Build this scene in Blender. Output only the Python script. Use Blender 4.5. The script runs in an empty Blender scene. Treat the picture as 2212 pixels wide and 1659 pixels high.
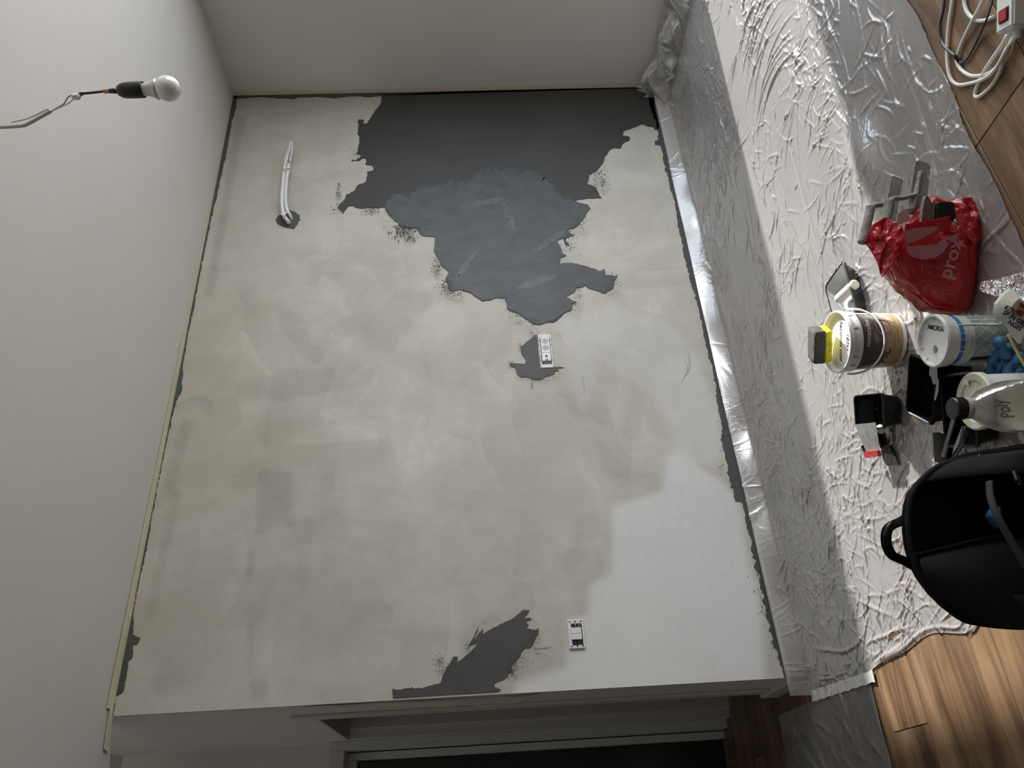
import bpy, bmesh, math, random
import numpy as np
from mathutils import Vector, Matrix
from mathutils.geometry import tessellate_polygon
random.seed(7); RNG = np.random.default_rng(7)
S = bpy.context.scene
COL = S.collection
# ------------------------------------------------------------------ camera
CAM = Vector((-0.45418511, -2.94123925, 1.16291339))
CR = Vector((0.85699479, -0.51388188, -0.03854024)).normalized()   # horizon direction (towards the top of the picture)
CU = Vector((0.05620645, 0.01886853, 0.99824086)).normalized()     # upwards (towards the left of the picture)
CF = Vector((0.51225069, 0.85765342, -0.04505371)).normalized()
FPX = 1648.67
cd = bpy.data.cameras.new('camera'); cam = bpy.data.objects.new('camera', cd); COL.objects.link(cam)
cd.sensor_fit = 'HORIZONTAL'; cd.sensor_width = 36.0; cd.lens = 36.0 * FPX / 2212.0; cd.clip_start = 0.02
M = Matrix.Identity(4)
for i in range(3):
    M[i][0] = -CU[i]; M[i][1] = CR[i]; M[i][2] = -CF[i]; M[i][3] = CAM[i]
cam.matrix_world = M
S.camera = cam
# ------------------------------------------------------------------ world, sun, daylight
w = bpy.data.worlds.new('world'); S.world = w; w.use_nodes = True
bg = w.node_tree.nodes['Background']; bg.inputs[0].default_value = (0.75, 0.86, 1.0, 1); bg.inputs[1].default_value = 0.25
sl = bpy.data.lights.new('sun', 'SUN'); sun = bpy.data.objects.new('sun', sl); COL.objects.link(sun)
sl.energy = 9.6; sl.angle = 0.020; sl.color = (1.0, 0.96, 0.90)
SUND = Vector((-1.0, 0.085, -0.60)).normalized()
sun.rotation_euler = SUND.to_track_quat('-Z', 'Y').to_euler()
def area(name, loc, direction, sx, sy, power, color, spread=math.pi):
    l = bpy.data.lights.new(name, 'AREA'); o = bpy.data.objects.new(name, l); COL.objects.link(o)
    l.shape = 'RECTANGLE'; l.size = sx; l.size_y = sy; l.energy = power; l.color = color; l.spread = spread
    o.location = loc; o.rotation_euler = Vector(direction).to_track_quat('-Z', 'Y').to_euler(); return o
area('daylight_balcony_window', (3.30, -2.95, 1.12), (-1, 0.0, 0), 2.4, 2.0, 98, (0.95, 0.975, 1.0))
area('daylight_right_window', (3.36, -1.18, 1.1), (-1, 0, 0), 0.7, 2.1, 12, (0.75, 0.87, 1.0))
area('area_hall', (-1.6, 0.6, 2.3), (0.7, 0.1, -0.6), 0.6, 0.6, 1.2, (0.95, 0.97, 1.0))  # weak area lamp in the hall, no window modelled there
S.view_settings.view_transform = 'Standard'; S.view_settings.look = 'None'
S.view_settings.gamma = 1.0; S.view_settings.exposure = 0.0; S.view_settings.use_curve_mapping = False
H = 2.5; W = 3.30
# ------------------------------------------------------------------ helpers
def ray(x, y):
    return CF + CR * ((829.5 - y) / FPX) + (-CU) * ((x - 1106.0) / FPX)
def at(x, y, ax, val):
    d = ray(x, y); t = (val - CAM[ax]) / d[ax]; return CAM + d * t
def wl(x, y): return at(x, y, 1, 0.0)
def fl(x, y, z=0.0): return at(x, y, 2, z)
class Fr:
    """local frame of a thing on the floor: a = to the viewer's right, b = away, z = up"""
    def __init__(s, X, Y, turn=0.0, z=0.0):
        s.o = Vector((X, Y, z)); d = Vector((X - CAM.x, Y - CAM.y, 0)).normalized()
        d.rotate(Matrix.Rotation(turn, 3, 'Z')); s.f = d; s.r = Vector((d.y, -d.x, 0)); s.u = Vector((0, 0, 1))
    def p(s, a, b, z): return s.o + s.r * a + s.f * b + s.u * z
    def px(s, x, y, b=0.0):
        q = s.o + s.f * b; d = ray(x, y); t = (q - CAM).dot(s.f) / d.dot(s.f); return CAM + d * t
def link(o, parent=None):
    COL.objects.link(o)
    if parent is not None:
        o.parent = parent
        m = Matrix.Identity(4); q = parent
        while q is not None:
            m = q.matrix_basis @ m if q.parent is None else q.matrix_parent_inverse @ q.matrix_basis @ m
            q = q.parent
        o.matrix_parent_inverse = m.inverted()
    return o
def thing(name, label, cat, loc=(0, 0, 0), group=None):
    o = bpy.data.objects.new(name, None); o.empty_display_size = 0.03; COL.objects.link(o); o.location = loc
    o['label'] = label; o['category'] = cat
    if group: o['group'] = group
    return o
def tag(o, label, cat, group=None):
    o['label'] = label; o['category'] = cat
    if group: o['group'] = group
    return o
def mesh(name, vs, fs, mat, parent=None, smooth=False):
    me = bpy.data.meshes.new(name); me.from_pydata([tuple(v) for v in vs], [], [tuple(f) for f in fs]); me.update()
    if mat: me.materials.append(mat)
    if smooth: me.polygons.foreach_set('use_smooth', [True] * len(me.polygons))
    o = bpy.data.objects.new(name, me); link(o, parent); return o
def bmobj(name, bm, mat, parent=None, smooth=False, angle=None):
    bmesh.ops.recalc_face_normals(bm, faces=bm.faces)
    me = bpy.data.meshes.new(name); bm.to_mesh(me); bm.free()
    if mat: me.materials.append(mat)
    if smooth: me.polygons.foreach_set('use_smooth', [True] * len(me.polygons))
    if smooth and angle: me.set_sharp_from_angle(angle=angle)
    o = bpy.data.objects.new(name, me); link(o, parent); return o
def hexa(bm, c8):
    v = [bm.verts.new(p) for p in c8]
    for f in ((0, 3, 2, 1), (4, 5, 6, 7), (0, 1, 5, 4), (1, 2, 6, 5), (2, 3, 7, 6), (3, 0, 4, 7)): bm.faces.new([v[i] for i in f])
    return v
def box(name, x0, x1, y0, y1, z0, z1, mat, parent=None, bev=0.0):
    bm = bmesh.new(); hexa(bm, [(x0, y0, z0), (x1, y0, z0), (x1, y1, z0), (x0, y1, z0), (x0, y0, z1), (x1, y0, z1), (x1, y1, z1), (x0, y1, z1)])
    if bev: bmesh.ops.bevel(bm, geom=list(bm.edges), offset=bev, segments=2, affect='EDGES', profile=0.5)
    return bmobj(name, bm, mat, parent)
def fbox(name, F, a0, a1, b0, b1, z0, z1, mat, parent=None, bev=0.0, seg=2):
    bm = bmesh.new(); hexa(bm, [F.p(*q) for q in ((a0, b0, z0), (a1, b0, z0), (a1, b1, z0), (a0, b1, z0), (a0, b0, z1), (a1, b0, z1), (a1, b1, z1), (a0, b1, z1))])
    if bev: bmesh.ops.bevel(bm, geom=list(bm.edges), offset=bev, segments=seg, affect='EDGES', profile=0.5)
    return bmobj(name, bm, mat, parent, smooth=seg > 2, angle=0.9)
def solidify(o, t, off=0.0):
    m = o.modifiers.new('solid', 'SOLIDIFY'); m.thickness = t; m.offset = off; return o
def loft(name, rings, mat, parent=None, cap0=True, cap1=True, smooth=True, angle=None, sub=0):
    n = len(rings[0]); vs = []; fs = []
    for r in rings: vs += [tuple(p) for p in r]
    for i in range(len(rings) - 1):
        for j in range(n):
            k = (j + 1) % n; fs.append((i * n + j, i * n + k, (i + 1) * n + k, (i + 1) * n + j))
    if cap0: fs.append(tuple(reversed(range(n))))
    if cap1: fs.append(tuple(range((len(rings) - 1) * n, len(rings) * n)))
    o = mesh(name, vs, fs, mat, parent, smooth)
    if angle: o.data.set_sharp_from_angle(angle=angle)
    if sub:
        m = o.modifiers.new('sub', 'SUBSURF'); m.levels = sub; m.render_levels = sub
    return o
def lathe(name, c, prof, mat, parent=None, n=48, axis=None, cap0=False, cap1=False, angle=0.6):
    """prof: list of (radius, height) along axis from c"""
    ax = Vector(axis).normalized() if axis is not None else Vector((0, 0, 1))
    s = ax.orthogonal().normalized(); t = ax.cross(s); c = Vector(c)
    rings = [[c + ax * h + (s * math.cos(2 * math.pi * i / n) + t * math.sin(2 * math.pi * i / n)) * max(r, 1e-5) for i in range(n)] for r, h in prof]
    return loft(name, rings, mat, parent, cap0, cap1, True, angle)
def smooth_path(pts, k=6):
    P = [Vector(p) for p in pts]; out = []
    for i in range(len(P) - 1):
        p0 = P[max(i - 1, 0)]; p1 = P[i]; p2 = P[i + 1]; p3 = P[min(i + 2, len(P) - 1)]
        for j in range(k):
            t = j / k
            out.append(0.5 * ((2 * p1) + (p2 - p0) * t + (2 * p0 - 5 * p1 + 4 * p2 - p3) * t * t + (3 * p1 - p0 - 3 * p2 + p3) * t ** 3))
    out.append(P[-1]); return out
def tube(name, pts, rad, mat, parent=None, n=10, k=6, rib=None, squash=1.0, up=None):
    P = smooth_path(pts, k) if k > 1 else [Vector(p) for p in pts]
    m = len(P); rings = []
    prev = None
    for i, p in enumerate(P):
        t = (P[min(i + 1, m - 1)] - P[max(i - 1, 0)]).normalized()
        s = (prev - t * prev.dot(t)) if prev is not None else (Vector(up) - t * Vector(up).dot(t) if up is not None else t.orthogonal())
        s.normalize(); prev = s; b = t.cross(s)
        r = rad(i / (m - 1)) if callable(rad) else rad
        if rib and i % 2: r *= rib
        rings.append([p + s * (math.cos(2 * math.pi * j / n) * r) + b * (math.sin(2 * math.pi * j / n) * r * squash) for j in range(n)])
    return loft(name, rings, mat, parent, True, True, True)
def plate(name, pts, nrm, th, mat, parent=None, bev=0.0):
    """flat polygon with thickness"""
    nrm = Vector(nrm).normalized() * th; n = len(pts)
    bm = bmesh.new(); a = [bm.verts.new(Vector(p)) for p in pts]; b = [bm.verts.new(Vector(p) + nrm) for p in pts]
    tris = tessellate_polygon([[Vector(p) for p in pts]])
    for t in tris:
        try:
            bm.faces.new([a[i] for i in reversed(t)]); bm.faces.new([b[i] for i in t])
        except ValueError: pass
    for i in range(n):
        j = (i + 1) % n; bm.faces.new([a[i], a[j], b[j], b[i]])
    return bmobj(name, bm, mat, parent)
def text(name, body, size, fn, mat, parent, shear=0.0, spacing=1.0, bold=0.0):
    c = bpy.data.curves.new(name, 'FONT'); c.body = body; c.size = size; c.shear = shear; c.space_character = spacing; c.offset = bold
    c.align_x = 'CENTER'; c.resolution_u = 4
    tmp = bpy.data.objects.new('tmp', c); COL.objects.link(tmp); bpy.context.view_layer.update()
    me = bpy.data.meshes.new_from_object(tmp); COL.objects.unlink(tmp); bpy.data.objects.remove(tmp)
    bm = bmesh.new(); bm.from_mesh(me)
    for v in bm.verts: v.co = fn(v.co.x, v.co.y)
    bm.to_mesh(me); bm.free(); me.name = name
    me.materials.clear(); me.materials.append(mat)
    o = bpy.data.objects.new(name, me); link(o, parent); return o
# ------------------------------------------------------------------ materials
MATS = {}
def mat(name, col, rough=0.5, metal=0.0, spec=0.5, var=0.0, scale=20.0, bump=0.0, bscale=120.0, col2=None, trans=0.0, alpha=1.0, sheen=0.0, sss=0.0, coat=0.0, thr=None, stretch=None):
    if name in MATS: return MATS[name]
    m = bpy.data.materials.new(name); m.use_nodes = True; N = m.node_tree.nodes; L = m.node_tree.links; b = N['Principled BSDF']
    b.inputs['Roughness'].default_value = rough; b.inputs['Metallic'].default_value = metal; b.inputs['Specular IOR Level'].default_value = spec
    b.inputs['Transmission Weight'].default_value = trans; b.inputs['Alpha'].default_value = alpha
    b.inputs['Sheen Weight'].default_value = sheen; b.inputs['Coat Weight'].default_value = coat
    if sss: b.inputs['Subsurface Weight'].default_value = sss; b.inputs['Subsurface Radius'].default_value = (.02, .01, .01); b.inputs['Subsurface Scale'].default_value = .3
    tc = N.new('ShaderNodeTexCoord'); mp = N.new('ShaderNodeMapping'); L.new(tc.outputs['Object'], mp.inputs[0])
    if stretch: mp.inputs['Scale'].default_value = stretch
    c2 = col2 or tuple(max(0, min(1, c * (1 - var))) for c in col)
    nz = N.new('ShaderNodeTexNoise'); nz.inputs['Scale'].default_value = scale; nz.inputs['Detail'].default_value = 5; nz.inputs['Roughness'].default_value = .6
    L.new(mp.outputs[0], nz.inputs['Vector'])
    cr = N.new('ShaderNodeValToRGB'); lo, hi = thr or (0.35, 0.65)
    cr.color_ramp.elements[0].position = lo; cr.color_ramp.elements[1].position = hi
    cr.color_ramp.elements[0].color = (*c2, 1); cr.color_ramp.elements[1].color = (*col, 1)
    L.new(nz.outputs[0], cr.inputs[0]); L.new(cr.outputs[0], b.inputs['Base Color'])
    if bump:
        n2 = N.new('ShaderNodeTexNoise'); n2.inputs['Scale'].default_value = bscale; n2.inputs['Detail'].default_value = 4; L.new(tc.outputs['Object'], n2.inputs['Vector'])
        bp = N.new('ShaderNodeBump'); bp.inputs['Strength'].default_value = bump; bp.inputs['Distance'].default_value = .002
        L.new(n2.outputs[0], bp.inputs['Height']); L.new(bp.outputs[0], b.inputs['Normal'])
    MATS[name] = m; return m
M_CEIL = mat('ceiling_paint', (.64, .608, .565), .9, var=.03, scale=3, bump=.1, bscale=200)
M_WHITE = mat('white_wall_paint', (.70, .685, .65), .85, var=.03, scale=3, bump=.15, bscale=150)
M_ROOM = mat('rear_wall_paint', (.30, .29, .27), .9, var=.05, scale=3)
M_TRIM = mat('white_trim', (.72, .72, .71), .45, var=.02, scale=5)
M_TRIMG = mat('grey_white_trim', (.60, .60, .58), .5, var=.03, scale=5)
M_DARKGLASS = mat('dark_panel', (.012, .016, .017), .25, var=.3, scale=4)
M_TAPE = mat('masking_tape', (.70, .65, .46), .7, var=.08, scale=30, bump=.2, bscale=300)
M_BLACK = mat('black_plastic', (.012, .013, .014), .38, var=.3, scale=30, bump=.1, bscale=200)
M_BLACKG = mat('glossy_black_plastic', (.008, .009, .011), .16, var=.3, scale=30)
M_CLOTH = mat('black_nylon', (.0030, .0030, .0036), .9, spec=.12, var=.35, scale=12, bump=.5, bscale=900)
M_CLOTH2 = mat('charcoal_nylon', (.0150, .0158, .0160), .9, spec=.2, var=.35, scale=12, bump=.5, bscale=900)
M_LINER = mat('backpack_lining', (.004, .004, .005), .9, var=.2)
M_WPLAS = mat('white_plastic', (.78, .78, .76), .35, var=.03, scale=10)
M_WPLASD = mat('stained_white_plastic', (.76, .76, .74), .4, col2=(.52, .52, .50), scale=18, thr=(.28, .48))
M_CABLE = mat('white_cable', (.74, .74, .70), .45, var=.03)
M_BCABLE = mat('black_cable', (.015, .018, .026), .4, var=.1)
M_STEEL = mat('scuffed_steel', (.46, .47, .47), .38, metal=.75, var=.35, scale=40, bump=.3, bscale=120)
M_PLASTER = mat('dried_plaster_crust', (.36, .36, .34), .9, col2=(.17, .18, .17), scale=60, bump=.9, bscale=160, thr=(.3, .6))
M_PLASTERD = mat('plaster_on_green', (.22, .23, .21), .85, col2=(.03, .10, .09), scale=26, bump=.8, bscale=160, thr=(.38, .52))
M_GREYPAINT = mat('grey_paint_film', (.24, .26, .26), .4, var=.25, scale=40)
M_LGREY = mat('wet_grey_paint', (.52, .55, .54), .3, var=.12, scale=14)
M_RED = mat('red_plastic', (.55, .01, .015), .4, var=.2)
M_INK = mat('ink', (.008, .008, .014), .5, var=.1)
M_DARKPAINT = mat('dark_grey_microcement', (.074, .077, .074), .55, col2=(.060, .061, .057), scale=3.2, bump=.35, bscale=30, thr=(.35, .7), stretch=(1, 1, 1.6))
def wood_mat():
    m = bpy.data.materials.new('oak_plank'); m.use_nodes = True; N = m.node_tree.nodes; L = m.node_tree.links; b = N['Principled BSDF']
    tc = N.new('ShaderNodeTexCoord'); oi = N.new('ShaderNodeObjectInfo')
    mp = N.new('ShaderNodeMapping'); mp.inputs['Scale'].default_value = (1.1, 9, 1); L.new(tc.outputs['Object'], mp.inputs[0])
    vm = N.new('ShaderNodeVectorMath'); vm.operation = 'ADD'; L.new(mp.outputs[0], vm.inputs[0])
    mu = N.new('ShaderNodeVectorMath'); mu.operation = 'SCALE'; mu.inputs[3].default_value = 37.0
    cx = N.new('ShaderNodeCombineXYZ'); L.new(oi.outputs['Random'], cx.inputs[0]); L.new(oi.outputs['Random'], cx.inputs[1]); L.new(cx.outputs[0], mu.inputs[0]); L.new(mu.outputs[0], vm.inputs[1])
    n1 = N.new('ShaderNodeTexNoise'); n1.inputs['Scale'].default_value = 1.6; n1.inputs['Detail'].default_value = 6; n1.inputs['Roughness'].default_value = .6; n1.inputs['Distortion'].default_value = .6; L.new(vm.outputs[0], n1.inputs['Vector'])
    cr = N.new('ShaderNodeValToRGB'); e = cr.color_ramp.elements; e[0].position = .30; e[0].color = (.070, .042, .026, 1); e[1].position = .68; e[1].color = (.32, .205, .118, 1)
    k = e.new(.48); k.color = (.19, .115, .062, 1); L.new(n1.outputs[0], cr.inputs[0])
    mp2 = N.new('ShaderNodeMapping'); mp2.inputs['Scale'].default_value = (4, 120, 1); L.new(tc.outputs['Object'], mp2.inputs[0])
    n2 = N.new('ShaderNodeTexNoise'); n2.inputs['Scale'].default_value = 2.0; n2.inputs['Detail'].default_value = 3; L.new(mp2.outputs[0], n2.inputs['Vector'])
    mx = N.new('ShaderNodeMix'); mx.data_type = 'RGBA'; mx.blend_type = 'MULTIPLY'; mx.inputs[0].default_value = .35
    L.new(cr.outputs[0], mx.inputs[6]); L.new(n2.outputs[0], mx.inputs[7])
    hs = N.new('ShaderNodeHueSaturation'); mr = N.new('ShaderNodeMapRange'); mr.inputs[3].default_value = .80; mr.inputs[4].default_value = 1.30; L.new(oi.outputs['Random'], mr.inputs[0])
    L.new(mr.outputs[0], hs.inputs['Value']); L.new(mx.outputs[2], hs.inputs['Color']); L.new(hs.outputs[0], b.inputs['Base Color'])
    b.inputs['Roughness'].default_value = .42; b.inputs['Specular IOR Level'].default_value = .4
    bp = N.new('ShaderNodeBump'); bp.inputs['Strength'].default_value = .12; bp.inputs['Distance'].default_value = .002; L.new(n2.outputs[0], bp.inputs['Height']); L.new(bp.outputs[0], b.inputs['Normal'])
    return m
M_WOOD = wood_mat()
def film_mat(name, body=.5, tint=(.96, .95, .95), rough=.22, bumpk=.5, scale=22.0, gl=.5):
    m = bpy.data.materials.new(name); m.use_nodes = True; N = m.node_tree.nodes; L = m.node_tree.links
    for n in list(N): N.remove(n)
    out = N.new('ShaderNodeOutputMaterial'); tc = N.new('ShaderNodeTexCoord')
    tr = N.new('ShaderNodeBsdfTransparent'); tr.inputs[0].default_value = (.97, .965, .96, 1)
    df = N.new('ShaderNodeBsdfDiffuse'); df.inputs[0].default_value = (*tint, 1)
    tl = N.new('ShaderNodeBsdfTranslucent'); tl.inputs[0].default_value = (.9, .9, .9, 1)
    g = N.new('ShaderNodeBsdfGlossy'); g.inputs[0].default_value = (1, 1, 1, 1); g.inputs['Roughness'].default_value = rough
    # wrinkle relief: crease lines from stretched ridged noise in three directions
    hs = None
    for i, (ang, sx, sy, sc) in enumerate(((20, 1, 5, scale), (75, 1, 6, scale * .8), (-40, 1, 5, scale * 1.3), (0, 1, 1, scale * 2.2))):
        mp = N.new('ShaderNodeMapping'); mp.inputs['Rotation'].default_value = (0, 0, math.radians(ang)); mp.inputs['Scale'].default_value = (sx, sy, 1); mp.inputs['Location'].default_value = (i * 7.3, i * 3.1, 0)
        L.new(tc.outputs['Object'], mp.inputs[0])
        n = N.new('ShaderNodeTexNoise'); n.inputs['Scale'].default_value = sc / 5 if i < 3 else sc; n.inputs['Detail'].default_value = 3; n.inputs['Distortion'].default_value = .8
        L.new(mp.outputs[0], n.inputs['Vector'])
        a = N.new('ShaderNodeMath'); a.operation = 'SUBTRACT'; a.inputs[1].default_value = .5; L.new(n.outputs[0], a.inputs[0])
        a2 = N.new('ShaderNodeMath'); a2.operation = 'ABSOLUTE'; L.new(a.outputs[0], a2.inputs[0])
        a3 = N.new('ShaderNodeMapRange'); a3.inputs[1].default_value = 0; a3.inputs[2].default_value = .022; a3.inputs[3].default_value = 1; a3.inputs[4].default_value = 0; L.new(a2.outputs[0], a3.inputs[0])
        if hs is None: hs = a3
        else:
            ad = N.new('ShaderNodeMath'); ad.operation = 'ADD'; L.new(hs.outputs[0], ad.inputs[0]); L.new(a3.outputs[0], ad.inputs[1]); hs = ad
    bp = N.new('ShaderNodeBump'); bp.inputs['Strength'].default_value = bumpk; bp.inputs['Distance'].default_value = .0016; L.new(hs.outputs[0], bp.inputs['Height'])
    for s in (df, g, tl): L.new(bp.outputs[0], s.inputs['Normal'])
    m1 = N.new('ShaderNodeMixShader'); m1.inputs[0].default_value = .2; L.new(df.outputs[0], m1.inputs[1]); L.new(tl.outputs[0], m1.inputs[2])
    m2 = N.new('ShaderNodeMixShader'); lw = N.new('ShaderNodeLayerWeight'); lw.inputs[0].default_value = .5; L.new(bp.outputs[0], lw.inputs['Normal']); lm = N.new('ShaderNodeMath'); lm.operation = 'MULTIPLY_ADD'; lm.use_clamp = True; lm.inputs[1].default_value = .36; lm.inputs[2].default_value = body - .17; L.new(lw.outputs['Facing'], lm.inputs[0]); L.new(lm.outputs[0], m2.inputs[0]); L.new(tr.outputs[0], m2.inputs[1]); L.new(m1.outputs[0], m2.inputs[2])
    fr = N.new('ShaderNodeLayerWeight'); fr.inputs[0].default_value = .35; L.new(bp.outputs[0], fr.inputs['Normal'])
    fm = N.new('ShaderNodeMath'); fm.operation = 'MULTIPLY_ADD'; fm.inputs[1].default_value = gl; fm.inputs[2].default_value = .17; L.new(fr.outputs['Fresnel'], fm.inputs[0])
    m3 = N.new('ShaderNodeMixShader'); L.new(fm.outputs[0], m3.inputs[0]); L.new(m2.outputs[0], m3.inputs[1]); L.new(g.outputs[0], m3.inputs[2])
    L.new(m3.outputs[0], out.inputs[0]); return m
M_FILM = film_mat('plastic_film', .31, rough=.20, bumpk=.12, gl=.8, scale=9)
M_FILM2 = film_mat('thin_plastic_film', .20, scale=9, bumpk=.15, rough=.10, gl=.9)
M_FILMB = film_mat('bunched_plastic_film', .30, rough=.2, bumpk=.2)
M_CLEAR = film_mat('clear_bag_film', .06, rough=.08, scale=60, bumpk=.8, gl=.7)
# ------------------------------------------------------------------ floor with planks
fo = box('floor', -3.2, 3.6, -5.6, 4.0, -.03, -.004, mat('subfloor', (.03, .02, .015), .9)); fo['kind'] = 'structure'
PLW = 0.2
pl_shared = {}
def plank(x0, x1, y0):
    L_ = round(x1 - x0, 3)
    if L_ not in pl_shared:
        bm = bmesh.new(); g = .0012
        hexa(bm, [(g, g, -.006), (L_ - g, g, -.006), (L_ - g, PLW - g, -.006), (g, PLW - g, -.006), (g, g, 0), (L_ - g, g, 0), (L_ - g, PLW - g, 0), (g, PLW - g, 0)])
        bmesh.ops.bevel(bm, geom=[e for e in bm.edges if all(v.co.z > -.001 for v in e.verts)], offset=.0012, segments=1, affect='EDGES')
        me = bpy.data.meshes.new('plank'); bmesh.ops.recalc_face_normals(bm, faces=bm.faces); bm.to_mesh(me); bm.free(); me.materials.append(M_WOOD); pl_shared[L_] = me
    o = bpy.data.objects.new('plank', pl_shared[L_]); COL.objects.link(o); o.location = (x0, y0, 0); o.parent = fo
rp = random.Random(3)
y = -3.55; row = 0
while y < 2.2:
    if abs(y - (-.75)) < .02: x = -.25 - 1.4 * 2
    else: x = -3.0 - rp.choice((0, .35, .7, 1.05))
    while x < 3.5:
        plank(x, x + 1.4, y); x += 1.4
    y += PLW; row += 1
# ------------------------------------------------------------------ room shell
def struct(o): o['kind'] = 'structure'; return o
# ceiling: its left edge runs away from the wall corner at an angle
ce = plate('ceiling', [(0, 0, H), (-3.2, 1.36, H), (-3.2, -5.4, H), (3.6, -5.4, H), (3.6, .0, H)], (0, 0, 1), .12, M_CEIL); struct(ce)
struct(box('ceiling_hall', -3.3, 3.6, -.02, 4.1, 2.95, 3.05, M_WHITE))
# end face and doorway in the passage beside the feature wall
struct(box('wall_back', 0.0, 3.5, .012, .33, 0, 2.95, M_WHITE))
WALLB = bpy.data.objects['wall_back']
struct(box('wall_passage', 0.0, .07, .33, 1.10, 1.852, 2.95, M_WHITE))
struct(box('wall_passage_far', -3.2, 0.0, 1.20, 1.42, 1.935, 2.95, M_WHITE))
struct(box('wall_passage_corner', 0.0, 3.5, 1.1, 1.30, 0, 2.95, M_WHITE))
struct(box('wall_right', W, W + .12, -.80, .0, 0, H, M_WHITE))
wr = bpy.data.objects['wall_right']
struct(box('wall_right_rear', W, W + .12, -5.4, -4.2, 0, H, M_WHITE))
struct(box('wall_right_pier', W, W + .12, -1.70, -1.56, 0, H, M_WHITE))
struct(box('wall_right_passage', 3.4, 3.5, .33, 3.95, 0, 2.95, M_WHITE))
struct(box('wall_right_lintel', W, W + .12, -4.2, -.80, 2.2, H, M_WHITE))
struct(box('wall_left', -3.2, -3.1, -5.4, 4.0, 0, 2.95, M_ROOM))
struct(box('wall_hall_end', -3.2, 3.6, 3.9, 4.0, 0, 2.95, M_WHITE))
struct(box('wall_front', -3.1, W, -5.35, -5.2, 0, H, M_ROOM))
# french windows: frames with panes
def window(name, pts_fn, u0, u1, z1):
    o = bpy.data.objects.new(name, None); COL.objects.link(o); o['kind'] = 'structure'
    t = .05
    for a, b, c, d in ((u0, u0 + t, 0, z1), (u1 - t, u1, 0, z1), (u0 + t, u1 - t, 0, t), (u0 + t, u1 - t, z1 - t, z1)):
        pts_fn('frame', a, b, c, d, .05, M_TRIM, o)
    return o
window('window_1', lambda n, a, b, c, d, t, m, p: box(n, W + .04, W + .04 + t, a, b, c, d, m, p), -1.60, -.76, 2.24)
w2_ = window('window_2', lambda n, a, b, c, d, t, m, p: box(n, W + .04, W + .04 + t, a, b, c, d, m, p), -4.24, -1.66, 2.24)
box('sun_block_panel', W + .10, W + .105, -4.2, -1.70, 0, 2.2, mat('sun_block_white', (.7, .7, .7), .9), w2_)  # unseen panel, added to keep direct sun out of this opening
# baseboards
def prof_board(name, p0, p1, n, h, t, m, parent=None):
    p0 = Vector(p0); p1 = Vector(p1); n = Vector(n)
    pr = [(0, 0), (t, 0), (t, h - .008), (t - .004, h - .002), (t - .008, h), (0, h)]
    r0 = [p0 + n * a + Vector((0, 0, b)) for a, b in pr]; r1 = [p1 + n * a + Vector((0, 0, b)) for a, b in pr]
    return loft(name, [r0, r1], m, parent, smooth=False)
struct(prof_board('baseboard_back', (-.016, .0, 0), (W, 0, 0), (0, -1, 0), .07, .016, M_TRIM))
struct(prof_board('baseboard_right', (W, 0, 0), (W, -.80, 0), (-1, 0, 0), .07, .016, M_TRIM))
struct(prof_board('baseboard_passage', (0, -.016, 0), (0, .34, 0), (-1, 0, 0), .07, .02, M_TRIMG))
struct(box('trim_1', -.012, 0.0, .215, .285, .072, 1.925, M_TRIMG, bev=.003))     # strip on the end face
struct(box('trim_2', -.004, .075, .33, 1.05, 1.838, 1.852, M_TRIMG, bev=.002))     # soffit lining of the doorway
# stepped frame and dark leaf of the door at the end of the passage
d1 = bpy.data.objects.new('door_1', None); COL.objects.link(d1); d1['kind'] = 'structure'
box('jamb', .040, .60, 1.020, 1.10, 0, 1.85, mat('cream_jamb', (.62, .60, .54), .6), d1, .002)
box('jamb', -.001, .040, 1.045, 1.12, 0, 1.85, M_TRIMG, d1, .002)
box('casing', -.040, -.001, 1.112, 1.30, 0, 1.935, M_TRIMG, d1, .003)
box('casing', -1.1, -.040, 1.112, 1.30, 1.868, 1.935, M_TRIMG, d1, .003)
box('frame', -.078, -.045, 1.205, 1.30, 0, 1.868, M_TRIMG, d1, .003)
box('frame', -1.1, -.078, 1.205, 1.30, 1.822, 1.868, M_TRIMG, d1, .003)
dl = box('door_panel', -1.02, -.082, 1.255, 1.285, .004, 1.818, M_DARKGLASS, d1, .002)
box('rail', -.98, -.084, 1.250, 1.256, 1.50, 1.56, mat('dark_rail', (.022, .024, .024), .5), d1)
# ------------------------------------------------------------------ feature wall: coated surface
PX = lambda pts, ox=0, oy=0, s=1.0: [(ox + x / s, oy + y / s) for x, y in pts]
NX, NZ = 520, 400
gx = np.linspace(0, W, NX); gz = np.linspace(0, H, NZ); X, Z = np.meshgrid(gx, gz)
# picture coordinates of wall points, only used to look up where the traced coat edges lie on the wall
def inpoly(poly):
    P = [wl(x, y) for x, y in poly]; px = np.array([p.x for p in P]); pz = np.array([p.z for p in P]); n = len(px)
    m = np.zeros(X.shape, bool); j = n - 1
    for i in range(n):
        c = ((pz[i] > Z) != (pz[j] > Z))
        with np.errstate(divide='ignore', invalid='ignore'):
            xx = (px[j] - px[i]) * (Z - pz[i]) / (pz[j] - pz[i]) + px[i]
        m ^= c & (X < xx); j = i
    return m.astype(float)
def blur(a, k):
    for _ in range(2):
        p = np.pad(a, k, mode='edge'); cs = np.cumsum(p, 0); cs = np.vstack([np.zeros((1, cs.shape[1])), cs]); p = (cs[2 * k + 1:] - cs[:-2 * k - 1]) / (2 * k + 1)
        cs = np.cumsum(p, 1); cs = np.hstack([np.zeros((cs.shape[0], 1)), cs]); a = (cs[:, 2 * k + 1:] - cs[:, :-2 * k - 1]) / (2 * k + 1)
    return a
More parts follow.
